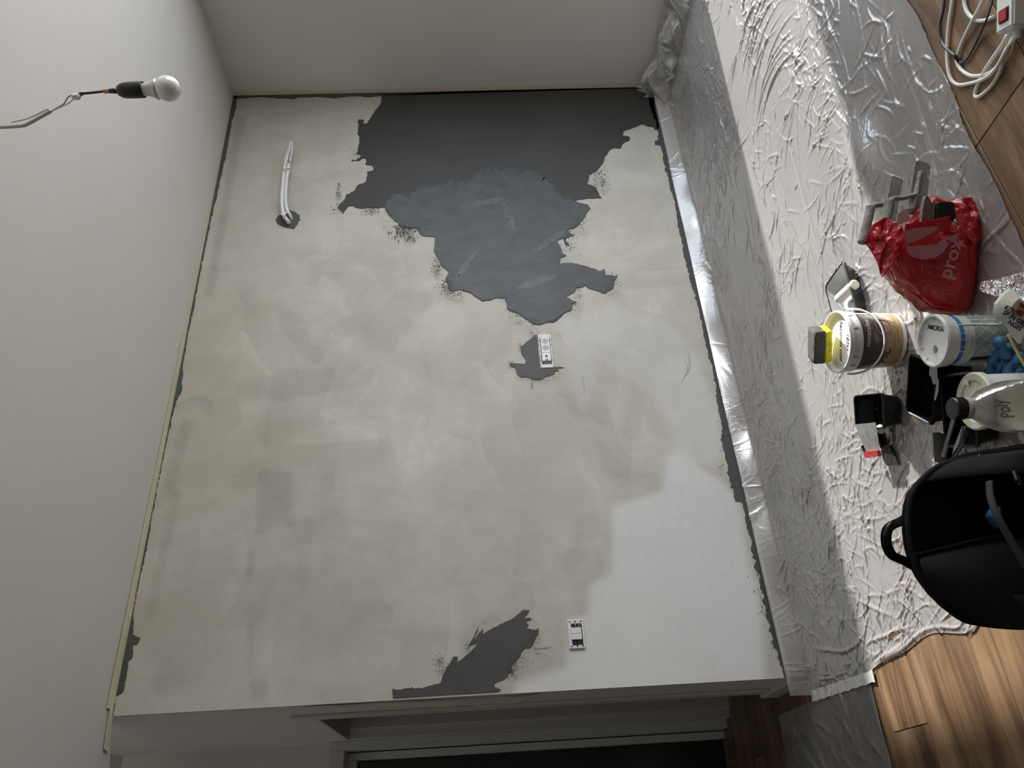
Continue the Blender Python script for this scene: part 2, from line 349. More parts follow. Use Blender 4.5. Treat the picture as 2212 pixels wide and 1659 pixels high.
def vnoise(sc_x, sc_z, seed):
    r = np.random.default_rng(seed); g = r.random((int(H * sc_z) + 3, int(W * sc_x) + 3))
    fx = X * sc_x; fz = Z * sc_z; ix = fx.astype(int); iz = fz.astype(int); tx = fx - ix; tz = fz - iz; tx = tx * tx * (3 - 2 * tx); tz = tz * tz * (3 - 2 * tz)
    return (g[iz, ix] * (1 - tx) + g[iz, ix + 1] * tx) * (1 - tz) + (g[iz + 1, ix] * (1 - tx) + g[iz + 1, ix + 1] * tx) * tz
white = inpoly([(1325, 1095), (1322, 1240), (1275, 1262), (1270, 1330), (1228, 1345), (1225, 1440), (1110, 1478), (1110, 1500), (1650, 1478), (1642, 1380), (1640, 1290), (1612, 1190), (1598, 1085), (1560, 1040), (1500, 1000), (1482, 975), (1440, 985), (1432, 1060)])
white = np.maximum(white, .5 * inpoly([(1410, 860), (1460, 930), (1450, 985), (1540, 1010), (1560, 980), (1545, 880), (1500, 760), (1420, 780)]))
white = np.maximum(white, .3 * inpoly([(1210, 690), (1330, 660), (1450, 700), (1520, 780), (1500, 860), (1400, 850), (1300, 780), (1260, 900), (1230, 820)]))
lightc = np.zeros_like(X)
STR = [  # darker / lighter trowel patches: polygon, amount
 ([(512, 250), (530, 255), (460, 640), (440, 640)], -.16), ([(395, 900), (420, 905), (372, 1060), (350, 1055)], -.13), ([(372, 1060), (395, 1062), (330, 1340), (312, 1330)], -.12),
 ([(560, 1015), (630, 1020), (635, 1140), (600, 1130), (553, 1160), (553, 1060)], -.14), ([(537, 1190), (550, 1190), (545, 1250), (535, 1265)], -.14), ([(535, 1345), (548, 1350), (545, 1460), (535, 1460)], -.14), ([(540, 1468), (580, 1472), (575, 1510), (540, 1512)], -.16),
 ([(595, 650), (660, 690), (670, 740), (700, 760), (690, 790), (640, 760), (600, 700)], -.10), ([(780, 700), (870, 620), (960, 640), (900, 690), (850, 760), (790, 760)], -.08),
 ([(595, 800), (820, 790), (800, 830), (590, 870), (580, 965), (565, 965)], -.10), ([(1045, 790), (1060, 720), (1110, 700), (1100, 770)], -.08),
 ([(1205, 845), (1320, 880), (1310, 920), (1240, 900)], -.10), ([(1280, 940), (1360, 1010), (1430, 1020), (1340, 1060), (1300, 1020)], -.09), ([(1245, 1110), (1325, 1130), (1322, 1320), (1250, 1330), (1215, 1220)], -.07),
 ([(1640, 1180), (1690, 1430), (1665, 1465), (1645, 1300), (1615, 1180)], -.10), ([(1480, 970), (1550, 1090), (1560, 1060), (1500, 960)], -.06),
 ([(550, 1140), (690, 1115), (910, 1130), (900, 1220), (700, 1170), (560, 1200)], -.05), ([(1170, 1410), (1195, 1410), (1200, 1450), (1172, 1450)], -.06), ([(620, 560), (730, 610), (740, 660), (640, 640)], .05),
 ([(860, 820), (1010, 840), (1000, 960), (900, 1040), (820, 940)], .05), ([(900, 580), (960, 560), (1010, 700), (930, 760), (880, 680)], .07), ([(1230, 500), (1400, 420), (1450, 520), (1300, 640)], .06),
 ([(560, 480), (700, 470), (820, 500), (800, 560), (560, 560)], .04)]
for poly, amt in STR: lightc += amt * blur(inpoly(poly), 1)
rs = np.random.default_rng(11)
for i in range(700):      # trowel strokes, mostly near-horizontal / near-vertical bands
    cx, cz = rs.random() * W, rs.random() * H; a = rs.choice([rs.normal(0, .15), rs.normal(1.57, .15), rs.random() * 3.14]); L_ = .06 + .16 * rs.random(); w_ = .02 + .06 * rs.random()
    u = (X - cx) * math.cos(a) + (Z - cz) * math.sin(a); v = -(X - cx) * math.sin(a) + (Z - cz) * math.cos(a) + .6 * ((u / L_) ** 2) * w_ * rs.normal()
    e = np.clip((1 - np.abs(u) / L_) * 18, 0, 1) * np.clip((1 - np.abs(v) / w_) * 10, 0, 1)
    e *= np.clip(.5 + .5 * (v / w_) * rs.choice([-1, 1]), 0, 1)
    lightc += rs.normal() * .036 * e
coat = .5 * vnoise(3, 3, 1) + .3 * vnoise(9, 7, 2) + .2 * vnoise(26, 18, 3)
white = blur(white, 2)
beige = np.array([.570, .548, .495]); warm = np.array([.505, .480, .425]); wht = np.array([.70, .705, .692])
t = np.clip((coat - .3) / .4, 0, 1)[..., None]
colr = warm * (1 - t) + beige * t
# darker, yellower towards the ceiling: dimmer, wood-bounced light put into the coat colour
up = np.clip((Z - 1.45 - .25 * (coat - .5)) / .7, 0, 1)[..., None]
colr = colr * (1 - .10 * up * np.array([.8, 1.0, 1.35]))
colr = colr * (1 + lightc[..., None] * (1 - white[..., None] * .7))
colr = colr * (1 - white[..., None]) + (wht * (1 - .04 * (1 - t))) * white[..., None]
vs = np.stack([X.ravel(), np.full(X.size, .0), Z.ravel()], 1)
idx = np.arange(NX * NZ).reshape(NZ, NX)
fs = np.stack([idx[:-1, :-1].ravel(), idx[:-1, 1:].ravel(), idx[1:, 1:].ravel(), idx[1:, :-1].ravel()], 1)
def np_mesh(name, vs, fs, m, parent=None, smooth=True):
    me = bpy.data.meshes.new(name); me.vertices.add(len(vs)); me.vertices.foreach_set('co', vs.astype(np.float32).ravel())
    me.loops.add(fs.size); me.loops.foreach_set('vertex_index', fs.astype(np.int32).ravel()); me.polygons.add(len(fs))
    me.polygons.foreach_set('loop_start', np.arange(0, fs.size, fs.shape[1], dtype=np.int32)); me.polygons.foreach_set('use_smooth', np.full(len(fs), smooth)); me.update(calc_edges=True); me.validate()
    me.materials.append(m); o = bpy.data.objects.new(name, me); link(o, parent); return o
mw = bpy.data.materials.new('trowelled_wall_coat'); mw.use_nodes = True; Nn = mw.node_tree.nodes; Ll = mw.node_tree.links; bb = Nn['Principled BSDF']; bb.inputs['Roughness'].default_value = .75; bb.inputs['Specular IOR Level'].default_value = .25
at_ = Nn.new('ShaderNodeAttribute'); at_.attribute_name = 'coat'
tcn = Nn.new('ShaderNodeTexCoord'); nn = Nn.new('ShaderNodeTexNoise'); nn.inputs['Scale'].default_value = 40; nn.inputs['Detail'].default_value = 6; Ll.new(tcn.outputs['Object'], nn.inputs['Vector'])
mr_ = Nn.new('ShaderNodeMapRange'); mr_.inputs[1].default_value = .3; mr_.inputs[2].default_value = .7; mr_.inputs[3].default_value = .97; mr_.inputs[4].default_value = 1.03; Ll.new(nn.outputs[0], mr_.inputs[0])
sc_ = Nn.new('ShaderNodeVectorMath'); sc_.operation = 'SCALE'; Ll.new(at_.outputs['Color'], sc_.inputs[0]); Ll.new(mr_.outputs[0], sc_.inputs[3]); Ll.new(sc_.outputs[0], bb.inputs['Base Color'])
bp_ = Nn.new('ShaderNodeBump'); bp_.inputs['Strength'].default_value = .12; bp_.inputs['Distance'].default_value = .003; Ll.new(nn.outputs[0], bp_.inputs['Height']); Ll.new(bp_.outputs[0], bb.inputs['Normal'])
vs[:, 1] = -.0005 - .0010 * blur(lightc, 2).ravel() * 4
vs = np.clip(vs, [0, -.004, 0], [W, .0, H])
wc = np_mesh('wall_coat', vs, fs, mw, WALLB)
ca = wc.data.color_attributes.new('coat', 'FLOAT_COLOR', 'POINT'); ca.data.foreach_set('color', np.hstack([np.clip(colr.reshape(-1, 3), 0, .9), np.ones((X.size, 1))]).astype(np.float32).ravel())
# ragged dark patches, traced on the wall
def ragged(poly, amp=1.0, step=7.0, rnd=random, skip=lambda x, y: False):
    out = []; n = len(poly)
    for i in range(n):
        x0, y0 = poly[i]; x1, y1 = poly[(i + 1) % n]; d = math.hypot(x1 - x0, y1 - y0); k = max(1, int(d / step))
        sk = skip((x0 + x1) / 2, (y0 + y1) / 2)
        for j in range(k):
            t = j / k; x = x0 + (x1 - x0) * t; y = y0 + (y1 - y0) * t
            a = 0 if (sk or j == 0) else amp
            out.append((x + rnd.gauss(0, a), y + rnd.gauss(0, a)))
    return out
def paint(name, polys, m, th=.0012, label=None):
    bm = bmesh.new()
    for k, poly in enumerate(polys):
        P = [wl(x, y) for x, y in poly]
        for p in P: p.x = min(max(p.x, 0.0005), W - .0005); p.z = min(p.z, H - .0005)
        off = -.004 - (.00004 * k)
        a = [bm.verts.new((p.x, off, p.z)) for p in P]
        for t in tessellate_polygon([[Vector((p.x, p.z, 0)) for p in P]]):
            try: bm.faces.new([a[i] for i in t])
            except ValueError: pass
        if len(P) > 12:
            c = [bm.verts.new((p.x, -.0005, p.z)) for p in P]
            for i in range(len(P)):
                j = (i + 1) % len(P); bm.faces.new((a[i], a[j], c[j], c[i]))
    me = bpy.data.meshes.new(name); bm.normal_update()
    for f in bm.faces:
        if f.normal.y > .5: f.normal_flip()
    bm.to_mesh(me); bm.free(); me.materials.append(m)
    o = bpy.data.objects.new(name, me); link(o, WALLB)
    if label: o['label'] = label
    return o
def specks(cs, rnd=random):
    out = []
    for cx, cy, sx, sy, n, r in cs:
        for _ in range(n):
            x = rnd.gauss(cx, sx); y = rnd.gauss(cy, sy); q = r * (.3 + rnd.random()); a = rnd.random() * 3
            out.append([(x + q * math.cos(a + k * 1.57) * (1 + .6 * (k % 2)), y + q * math.sin(a + k * 1.57)) for k in range(4)])
    return out
BIG = PX([(855, 112), (850, 150), (825, 180), (805, 215), (790, 238), (770, 235), (778, 222), (755, 218), (748, 280), (757, 290), (757, 320), (745, 370), (765, 372), (760, 385), (722, 393), (725, 400), (784, 388), (783, 415), (815, 420), (820, 438), (790, 446), (793, 460), (785, 490), (745, 510), (735, 530), (700, 545), (695, 565), (670, 588), (663, 603), (680, 615), (685, 628), (712, 595), (760, 605), (868, 600), (890, 640), (910, 660), (925, 665), (940, 690), (1000, 690), (1030, 725), (1085, 730), (1080, 790), (1110, 850), (1145, 880), (1130, 910), (1150, 965), (1200, 960), (1245, 975), (1290, 1008), (1325, 1005), (1345, 993), (1390, 990), (1397, 1040), (1450, 1065)], 400, 150, 2.011)
BIG += [(1130, 685), (1143, 694), (1152, 702), (1166, 703), (1172, 698), (1200, 695), (1213, 684), (1232, 668)]
BIG += PX([(1680, 1045), (1682, 1020), (1700, 1012), (1645, 990), (1690, 970), (1700, 950), (1740, 940), (1780, 960), (1825, 975), (1860, 950), (1865, 920), (1878, 900), (1825, 895), (1820, 868), (1800, 880), (1740, 856), (1690, 845), (1625, 845), (1630, 820), (1655, 810), (1640, 800), (1625, 765), (1615, 745), (1640, 735), (1650, 760), (1668, 770), (1655, 735), (1690, 722), (1655, 700), (1700, 685), (1725, 655), (1760, 605), (1730, 585), (1690, 575), (1740, 562), (1810, 560), (1785, 515), (1745, 500), (1755, 460), (1785, 445), (1810, 415), (1845, 350), (1860, 343), (1890, 345), (1900, 325), (1930, 310), (1932, 296), (1900, 290), (1905, 270), (1960, 250), (1990, 240), (2055, 262), (2058, 250), (2030, 125), (1985, 122), (2005, 108), (1975, 98), (1955, 88), (1990, 85), (2022, 86), (2022, 74), (1500, 88), (1100, 101)], 400, 150, 2.011)
rr = random.Random(5)
top_edge = lambda x, y: y < 216
SP = specks([(870, 500, 14, 9, 160, 1.3), (885, 515, 10, 8, 90, 1.1), (805, 458, 14, 5, 70, 1.1), (732, 415, 4, 12, 34, 1.2), (732, 452, 7, 5, 20, 1.3), (770, 335, 8, 5, 20, 1.0), (945, 580, 6, 12, 90, 1.1), (965, 625, 10, 10, 120, 1.1), (985, 640, 12, 6, 80, 1.1), (1085, 640, 12, 6, 70, 1.0), (1115, 690, 12, 7, 80, 1.0), (1150, 700, 10, 5, 50, 1.0), (1230, 670, 10, 6, 40, 1.0), (1290, 390, 8, 12, 90, 1.1), (1300, 410, 6, 8, 50, 1.0), (1250, 490, 10, 8, 80, 1.0), (1235, 520, 8, 8, 30, 1.1), (1320, 620, 10, 8, 80, 1.0), (1225, 550, 12, 6, 50, 1.0), (1245, 655, 6, 8, 40, 1.0)], rr)
M_DARKTOP = mat('dark_warm_microcement', (.050, .049, .044), .6, col2=(.038, .038, .036), scale=2.6, bump=.35, bscale=30, thr=(.35, .7))
M_DARKBLUE = mat('dark_blue_grey_microcement', (.066, .073, .077), .5, col2=(.047, .050, .050), scale=9, bump=.45, bscale=30, thr=(.38, .62), stretch=(1.6, 1, 1))
bigo = paint('paint_patch', [ragged(BIG, 1.1, 6, rr, top_edge)] + SP, M_DARKTOP)
BLUE = PX([(868, 600), (872, 575), (985, 550), (1000, 525), (1100, 505), (1180, 500), (1300, 440), (1380, 425), (1440, 430), (1500, 445), (1560, 480), (1620, 540), (1690, 575), (1730, 585), (1760, 605), (1725, 655), (1700, 685), (1655, 700), (1690, 722), (1640, 735), (1615, 745), (1625, 765), (1640, 800), (1655, 810), (1630, 820), (1625, 845), (1690, 845), (1740, 856), (1800, 880), (1820, 868), (1825, 895), (1876, 900), (1863, 920), (1858, 950), (1825, 973), (1780, 960), (1740, 940), (1700, 950), (1690, 970), (1648, 990), (1696, 1012), (1680, 1020), (1680, 1045), (1640, 1062), (1600, 1090), (1540, 1110), (1490, 1090), (1450, 1062), (1399, 1038), (1392, 992), (1345, 995), (1325, 1003), (1290, 1006), (1245, 973), (1200, 958), (1152, 963), (1132, 910), (1147, 880), (1112, 850), (1082, 790), (1087, 730), (1030, 723), (1000, 688), (940, 688), (925, 663), (910, 658), (890, 638)], 400, 150, 2.011)
bo_ = paint('second_coat', [[(x + rr.gauss(0, 5), y + rr.gauss(0, 7)) if (410 < y < 448 or (x > 880 and x < 1200 and y < 450)) and x < 1225 else (x, y) for x, y in ragged(BLUE, .8, 7, rr)]], M_DARKBLUE, label='bluer second coat of dark paint')
for v in bo_.data.vertices:
    if v.co.y < -.003: v.co.y -= .0006
for ox_, oy_, a_, L_, w__ in ((1060, 500, -.5, 50, 7), (1120, 560, .1, 70, 8), (1160, 610, -.3, 50, 9), (1045, 440, -.2, 60, 6), (940, 470, .4, 50, 8), (1100, 470, 1.2, 40, 6), (1190, 520, -.6, 45, 7), (1010, 660 - 90, -.9, 40, 6)):
    c_, q_ = math.cos(a_), math.sin(a_); P_ = [(-L_, 0), (-L_ * .5, -w__), (L_ * .3, -w__ * 1.1), (L_, -w__ * .2), (L_ * .5, w__ * .8), (-L_ * .4, w__)]
    o_ = paint('trowel_mark', [ragged([(ox_ + x * c_ - y * q_, oy_ + x * q_ + y * c_) for x, y in P_], 1.4, 5, rr)], rr.choice((mat('trowel_mark_blue', (.088, .101, .110), .45, col2=(.058, .063, .066), scale=20, thr=(.4, .6)), mat('trowel_mark_dark', (.056, .059, .060), .5, col2=(.066, .073, .077), scale=20, thr=(.4, .6)))))
    for v in o_.data.vertices:
        if v.co.y < -.003: v.co.y -= .0009
SOCK = PX([(908, 358), (870, 375), (840, 400), (800, 440), (745, 475), (680, 540), (615, 575), (625, 650), (640, 720), (690, 780), (712, 850), (690, 888), (560, 880), (450, 872), (415, 895), (470, 930), (525, 960), (535, 1010), (550, 1060), (590, 1105), (630, 1125), (700, 1115), (740, 1120), (850, 1165), (940, 1170), (1010, 1155), (1060, 1110), (1130, 1100), (1200, 1075), (1250, 1010), (1285, 1010), (1305, 1030), (1280, 960), (1390, 950), (1280, 940), (1200, 940), (965, 960)], 1050, 680, 8.296)
paint('paint_patch', [ragged(SOCK, .5, 4, rr)] + specks([(1104, 790, 6, 5, 60, .7), (1135, 815, 12, 5, 70, .7), (1190, 812, 10, 4, 40, .7), (1125, 750, 5, 8, 50, .7), (1150, 723, 5, 3, 40, .7), (1170, 821, 14, 3, 50, .7), (1150, 830, 2, 4, 14, .9)], rr), M_DARKPAINT, label='patch of dark grey paint around the socket')
LOW = PX([(235, 1160), (250, 1178), (330, 1180), (345, 1172), (400, 1160), (430, 1165), (440, 1150), (460, 1165), (560, 1160), (600, 1148), (690, 1120), (740, 1112), (800, 970), (830, 925), (850, 890), (880, 830), (930, 830), (925, 870), (920, 900), (980, 850), (1040, 800), (1080, 760), (1125, 705), (1130, 680), (1100, 690), (1060, 705), (1040, 722), (1075, 655), (1110, 590), (1150, 500), (1152, 508), (1115, 600), (1085, 660), (1110, 645), (1190, 530), (1196, 560), (1200, 590), (1300, 525), (1500, 430), (1560, 385), (1620, 335), (1690, 335), (1660, 385), (1620, 415), (1690, 415), (1710, 432), (1645, 460), (1680, 490), (1650, 525), (1700, 535), (1760, 545), (1785, 528), (1788, 570), (1760, 620), (1720, 710), (1690, 740), (1640, 735), (1600, 780), (1570, 850), (1490, 930), (1510, 960), (1520, 1010), (1480, 990), (1450, 1040), (1400, 1075), (1320, 1105), (1318, 1150), (1385, 1175), (1360, 1200), (800, 1232), (240, 1268)], 800, 1250, 4.916)
paint('paint_patch', [ragged(LOW, .7, 5, rr, lambda x, y: y > 1488)] + specks([(950, 1430, 8, 10, 90, .9), (960, 1445, 6, 8, 50, 1.0), (1015, 1400, 10, 9, 110, .8), (1108, 1440, 7, 12, 170, .9), (1130, 1425, 9, 14, 150, .7), (1155, 1390, 6, 16, 150, .7), (1090, 1465, 14, 5, 100, .8), (1145, 1345, 8, 6, 50, .6), (1165, 1370, 8, 5, 40, .6), (1045, 1350, 5, 5, 20, .6)], rr), M_DARKPAINT, label='dark grey paint patch at the left wall edge')
RING = PX([(665, 1135), (700, 1133), (735, 1147), (770, 1160), (790, 1180), (815, 1192), (812, 1230), (824, 1252), (800, 1262), (790, 1300), (775, 1315), (748, 1356), (700, 1345), (640, 1335), (600, 1318), (550, 1295), (530, 1255), (548, 1222), (555, 1205), (580, 1188), (620, 1180), (650, 1160)], 500, 250, 5.53)
paint('paint_patch', [ragged(RING, .4, 3, rr)], M_DARKPAINT, label='dark paint ring round the conduit')
top = [(503, 208), (512, 211), (510, 235), (500, 268), (490, 330), (480, 372), (474, 400), (462, 446), (450, 505), (441, 548), (431, 600), (422, 650), (409, 712), (397, 780), (391, 850), (380, 868), (370, 915), (362, 945), (349, 1010), (336, 1075), (314, 1200), (301.6, 1255), (294.7, 1291), (289, 1322), (289, 1349), (287, 1370), (303, 1378), (300, 1387), (297, 1392), (288, 1392), (288, 1410), (286, 1422), (277, 1430), (274, 1457), (269, 1488), (266, 1495), (250, 1504), (249, 1527), (245, 1546), (240.5, 1546)]
paint('paint_patch', [ragged(top, .9, 6, rr, lambda x, y: x < 0)], M_DARKPAINT, label='dark painted edge strip under the ceiling')
rgt = [(503, 208), (510, 214), (560, 210), (615, 213), (630, 215), (645, 211), (690, 210), (720, 213), (760, 208), (800, 211), (830, 207), (900, 206), (1408, 191), (1408, 187.5)]
paint('paint_patch', [ragged(rgt, .7, 6, rr, lambda x, y: x > 820 or y < 205)], M_DARKPAINT, label='dark painted edge strip beside the right wall')
bot = [(1409, 188), (1400, 200), (1403, 230), (1418, 270), (1424, 300), (1414, 306), (1415, 314), (1427, 316), (1432, 345), (1441, 380), (1458, 440), (1462, 470), (1474, 540), (1480, 560), (1490, 605), (1509, 665), (1516, 700), (1527, 752), (1546, 830), (1549, 870), (1556, 905), (1560, 935), (1556, 950), (1566, 985), (1572, 1010), (1576, 1040), (1584, 1062), (1588, 1083), (1604, 1088), (1608, 1105), (1612, 1140), (1623, 1165), (1622, 1190), (1634, 1212), (1628, 1225), (1640, 1240), (1642, 1265), (1650, 1290), (1646, 1298), (1654, 1315), (1655, 1335), (1664, 1352), (1660, 1362), (1668, 1375), (1670, 1392), (1680, 1405), (1679, 1420), (1688, 1440), (1694, 1462), (1700, 1464)]
paint('paint_patch', [ragged(bot, 1.3, 5, rr, lambda x, y: False)] + specks([(1634, 1225, 8, 20, 30, 1.2), (1650, 1300, 7, 30, 40, 1.3), (1670, 1400, 8, 25, 40, 1.2), (1560, 960, 4, 40, 30, 1.2)], rr), M_DARKPAINT, label='dark painted edge strip above the baseboard')
# ------------------------------------------------------------------ masking tape
def strip_on(name, label, pts0, pts1, n, mat_, th=.0008):
    vs_ = [Vector(p) for p in pts0 + pts1]; k = len(pts0); nn_ = Vector(n)
    V = vs_ + [p + nn_ * th for p in vs_]; F = []
    for i in range(k - 1):
        F.append((i, i + 1, k + i + 1, k + i)); m_ = 2 * k
        F.append((m_ + i, m_ + k + i, m_ + k + i + 1, m_ + i + 1))
        F.append((i, m_ + i, m_ + i + 1, i + 1)); F.append((k + i, k + i + 1, m_ + k + i + 1, m_ + k + i))
    F.append((0, k, 3 * k, 2 * k)); F.append((k - 1, 3 * k - 1, 4 * k - 1, 2 * k - 1))
    o = mesh(name, V, F, mat_)
    return tag(o, label, 'tape')
cx_ = [fl(a, b, H - .001) for a, b in ((499, 190), (478, 300), (449, 420), (420, 560), (392, 700), (367, 840), (346, 975))]
ci_ = [Vector((p, -.001, H - .001)) for p in (3.28, 2.6, 2.1, 1.75, 1.35, 1.05, .83)]
cx2 = [Vector((p.x, max(min(p.y, -.012), -.035), p.z)) for p in cx_]
strip_on('masking_tape', 'cream masking tape on the ceiling, longest stretch from the right wall to mid wall', cx2, ci_, (0, 0, -1), M_TAPE)
def ctape(label, x0, x1, wd, wd2, off=.001):
    n = 8; a = [Vector((x0 + (x1 - x0) * i / (n - 1), -wd - (wd2 - wd) * i / (n - 1) + .0015 * math.sin(i * 2.2), H - off)) for i in range(n)]
    b = [Vector((x0 + (x1 - x0) * i / (n - 1), -.001, H - off)) for i in range(n)]
    strip_on('masking_tape', label, a, b, (0, 0, -1), M_TAPE)
ctape('cream masking tape on the ceiling above the middle of the wall', 1.62, .36, .040, .050, .0025)
ctape('cream masking tape on the ceiling at the left wall corner', .42, .02, .052, .056, .004)
tq = [(0.0, -.012), (-.045, -.018), (-.095, -.022), (-.118, -.020)]
strip_on('masking_tape', 'short tapered tail of masking tape running past the left wall corner', [Vector((x, y - .022 + .002, H - .005)) for x, y in [(.03, -.012), (-.03, -.01), (-.08, -.004), (-.105, .0)]], [Vector((x, y, H - .005)) for x, y in [(.03, -.002), (-.03, .006), (-.08, .018), (-.112, .018)]], (0, 0, -1), M_TAPE)
n = 14
strip_on('masking_tape', 'cream masking tape running down the right wall corner', [Vector((W - .001, -.030 - .003 * math.sin(i * 1.3), H - .02 - (H - .11) * i / (n - 1))) for i in range(n)], [Vector((W - .001, -.001, H - .02 - (H - .11) * i / (n - 1))) for i in range(n)], (-1, 0, 0), M_TAPE)
# loose tape on the end face of the wall, partly peeled
ep = smooth_path([(-.002, .012, 1.83), (-.004, .012, 1.7), (-.012, .012, 1.55), (-.020, .02, 1.40), (-.024, .03, 1.25), (-.030, .035, 1.15), (-.022, .03, 1.06), (-.008, .008, .985)], 5)
eq = [Vector((p.x + .004 * math.sin(i), p.y + .045 - .02 * abs(math.sin(i * .21)), p.z - .004)) for i, p in enumerate(ep)]
o = mesh('masking_tape', ep + eq, [(i, i + 1, len(ep) + i + 1, len(ep) + i) for i in range(len(ep) - 1)], M_TAPE, smooth=True); solidify(o, .0006)
tag(o, 'curling masking tape peeling off the left end of the wall', 'tape')
# ------------------------------------------------------------------ plastic sheet
fx0, fx1 = -.075, 3.285; fy0, fy1 = -.018, -1.80
NX2, NY2 = 960, 500
ax_ = np.linspace(fx0, fx1, NX2); ay_ = np.linspace(0, 1, NY2); AX, AV = np.meshgrid(ax_, ay_)
near = np.interp(AX, [-.08, .0, .2, .45, .6, 1.0, 1.35, 1.7, 3.3], [-1.08, -1.25, -1.5, -1.70, -1.735, -1.755, -1.762, -1.77, -1.80]) + .006 * np.sin(AX * 9) + .004 * np.sin(AX * 23)
AY = fy0 + (near - fy0) * AV
AXs = AX.copy(); AXs += (1 - np.clip((AX - fx0) / .3, 0, 1)) * (.018 * np.sin(AY * 7 + 1) + .008 * np.sin(AY * 19))
Hh = np.zeros_like(AX)
rc = np.random.default_rng(21); dx = ax_[1] - ax_[0]
def crease(cx, cy, ang, L_, w_, amp, curv):
    R = L_ + .02; i0 = max(0, int((cx - R - fx0) / dx)); i1 = min(NX2, int((cx + R - fx0) / dx) + 2)
    v0 = (cy + R - fy0) / (-1.75); v1 = (cy - R - fy0) / (-1.75); j0 = max(0, int(min(v0, v1) * NY2) - 6); j1 = min(NY2, int(max(v0, v1) * NY2) + 12)
    if cx < 1.0: j0, j1 = 0, NY2
    if i1 <= i0 or j1 <= j0: return
    xx = AX[j0:j1, i0:i1] - cx; yy = AY[j0:j1, i0:i1] - cy; u = xx * math.cos(ang) + yy * math.sin(ang); v = -xx * math.sin(ang) + yy * math.cos(ang) - curv * u * u
    k = np.clip(1 - (u / L_) ** 2, 0, 1); ww = w_ * (.5 + .5 * k)
    Hh[j0:j1, i0:i1] += amp * k * np.exp(-(v / ww) ** 2)
CLN = rc.random((9, 16))
def cl(cx, cy):
    a_ = (cx + .1) * 4.2; b_ = -cy * 4.2; i0, j0 = int(a_), int(b_); return CLN[min(j0, 8), min(i0, 15)] * (1 - a_ % 1) + CLN[min(j0, 8), min(i0 + 1, 15)] * (a_ % 1)
for i in range(5200):
    cx = rc.uniform(-.08, 3.3); cy = -rc.uniform(.04, 1.78)
    if cl(cx, cy) + (.45 if cx < .7 else 0) < rc.uniform(.10, .75): continue
    if rc.random() < .5: ang = rc.normal(.1, .35)           # along the wall
    else: ang = rc.choice([rc.normal(1.2, .3), rc.normal(-.8, .35), rc.uniform(0, 3.14)])
    L_ = abs(rc.normal(.045, .03)) + .012; crease(cx, cy, ang, L_, rc.uniform(.0024, .0042), rc.uniform(.0010, .0046) * (1 if L_ < .1 else .8), rc.normal(0, 4))
for i in range(420):
    cx = rc.uniform(-.07, .62); cy = -rc.uniform(.08, 1.5); crease(cx, cy, rc.choice([rc.normal(.3, .5), rc.normal(-.9, .4), rc.normal(1.3, .4)]), abs(rc.normal(.05, .03)) + .012, rc.uniform(.0024, .0042), rc.uniform(.0008, .0030), rc.normal(0, 4))
for i in range(46):       # fans that pinch towards a point
    cx = rc.uniform(0, 3.2); cy = -rc.uniform(.1, 1.6); base = rc.uniform(0, 6.28)
    for j in range(rc.integers(5, 12)):
        a = base + rc.normal(0, .55); L_ = rc.uniform(.04, .16); crease(cx + math.cos(a) * L_ * 1.05, cy + math.sin(a) * L_ * 1.05, a, L_, rc.uniform(.003, .006), rc.uniform(.001, .0035), rc.normal(0, .8))
for i in range(60):       # long folds
    cx = rc.uniform(.2, 3.1); cy = -rc.uniform(.1, 1.7); crease(cx, cy, rc.normal(.0, .25), rc.uniform(.15, .4), rc.uniform(.004, .008), rc.uniform(.0012, .003), rc.normal(0, .5))
for i in range(16):       # parallel bowed ripples
    crease(1.9 + .04 * rc.normal() + i * .035, -1.1 + .03 * rc.normal() , 1.45 + .1 * rc.normal(), .20 + .05 * rc.random(), .006, .0045, 1.6)
for (a, b, c, e) in (((1550, 520), (1920, 360), .009, .004), ((1340, 660), (1900, 330), .010, .005), ((1000, 570), (1290, 505), .008, .004), ((1210, 600), (1800, 300), .008, .003)):
    pass
SEG = [((1880, 1395), (1960, 1360)), ((1890, 1440), (1975, 1385)), ((1880, 1448), (2080, 1340)), ((1765, 1410), (1868, 1385)), ((1860, 1300), (1930, 1335)), ((2010, 60), (2080, 190)), ((2075, 185), (2130, 330)), ((2130, 330), (2212, 500)), ((1985, 0), (2050, 90))]
for p, q in SEG:
    A_, B_ = fl(*p), fl(*q); d_ = B_ - A_; crease((A_.x + B_.x) / 2, (A_.y + B_.y) / 2, math.atan2(d_.y, d_.x), d_.length * .62, .006, .005, rc.normal(0, .3))
big = .5 + .5 * np.sin(AX * 7 + 2.1 * np.sin(AY * 5)) * np.sin(AY * 9 + AX * 2)
edge = np.clip((1 - AV) / .02, 0, 1)
# sheet hangs from the top of the baseboard, then lies on the floor
dw = -(AY - fy0); gap = .055 + .02 * np.sin(AX * 5) + .012 * np.sin(AX * 17)
rise = .076 * np.clip(1 - dw / gap, 0, 1) ** 1.7
rr_ = np.clip((AX - 3.20) / .085, 0, 1) ** 2 * .10
z = .0022 + Hh + .0022 * big + rise + rr_ + .035 * np.exp(-(((AX - 1.18) / .13) ** 2 + ((AY + 1.40) / .075) ** 2)) + .02 * np.exp(-(((AX - .98) / .06) ** 2 + ((AY + 1.33) / .05) ** 2))
AY2 = AY + 0.0; AY2 = np.minimum(AY2, -.0175)
vs = np.stack([AXs.ravel(), AY2.ravel(), z.ravel()], 1)
idx = np.arange(NX2 * NY2).reshape(NY2, NX2)
fs = np.stack([idx[:-1, :-1].ravel(), idx[1:, :-1].ravel(), idx[1:, 1:].ravel(), idx[:-1, 1:].ravel()], 1)
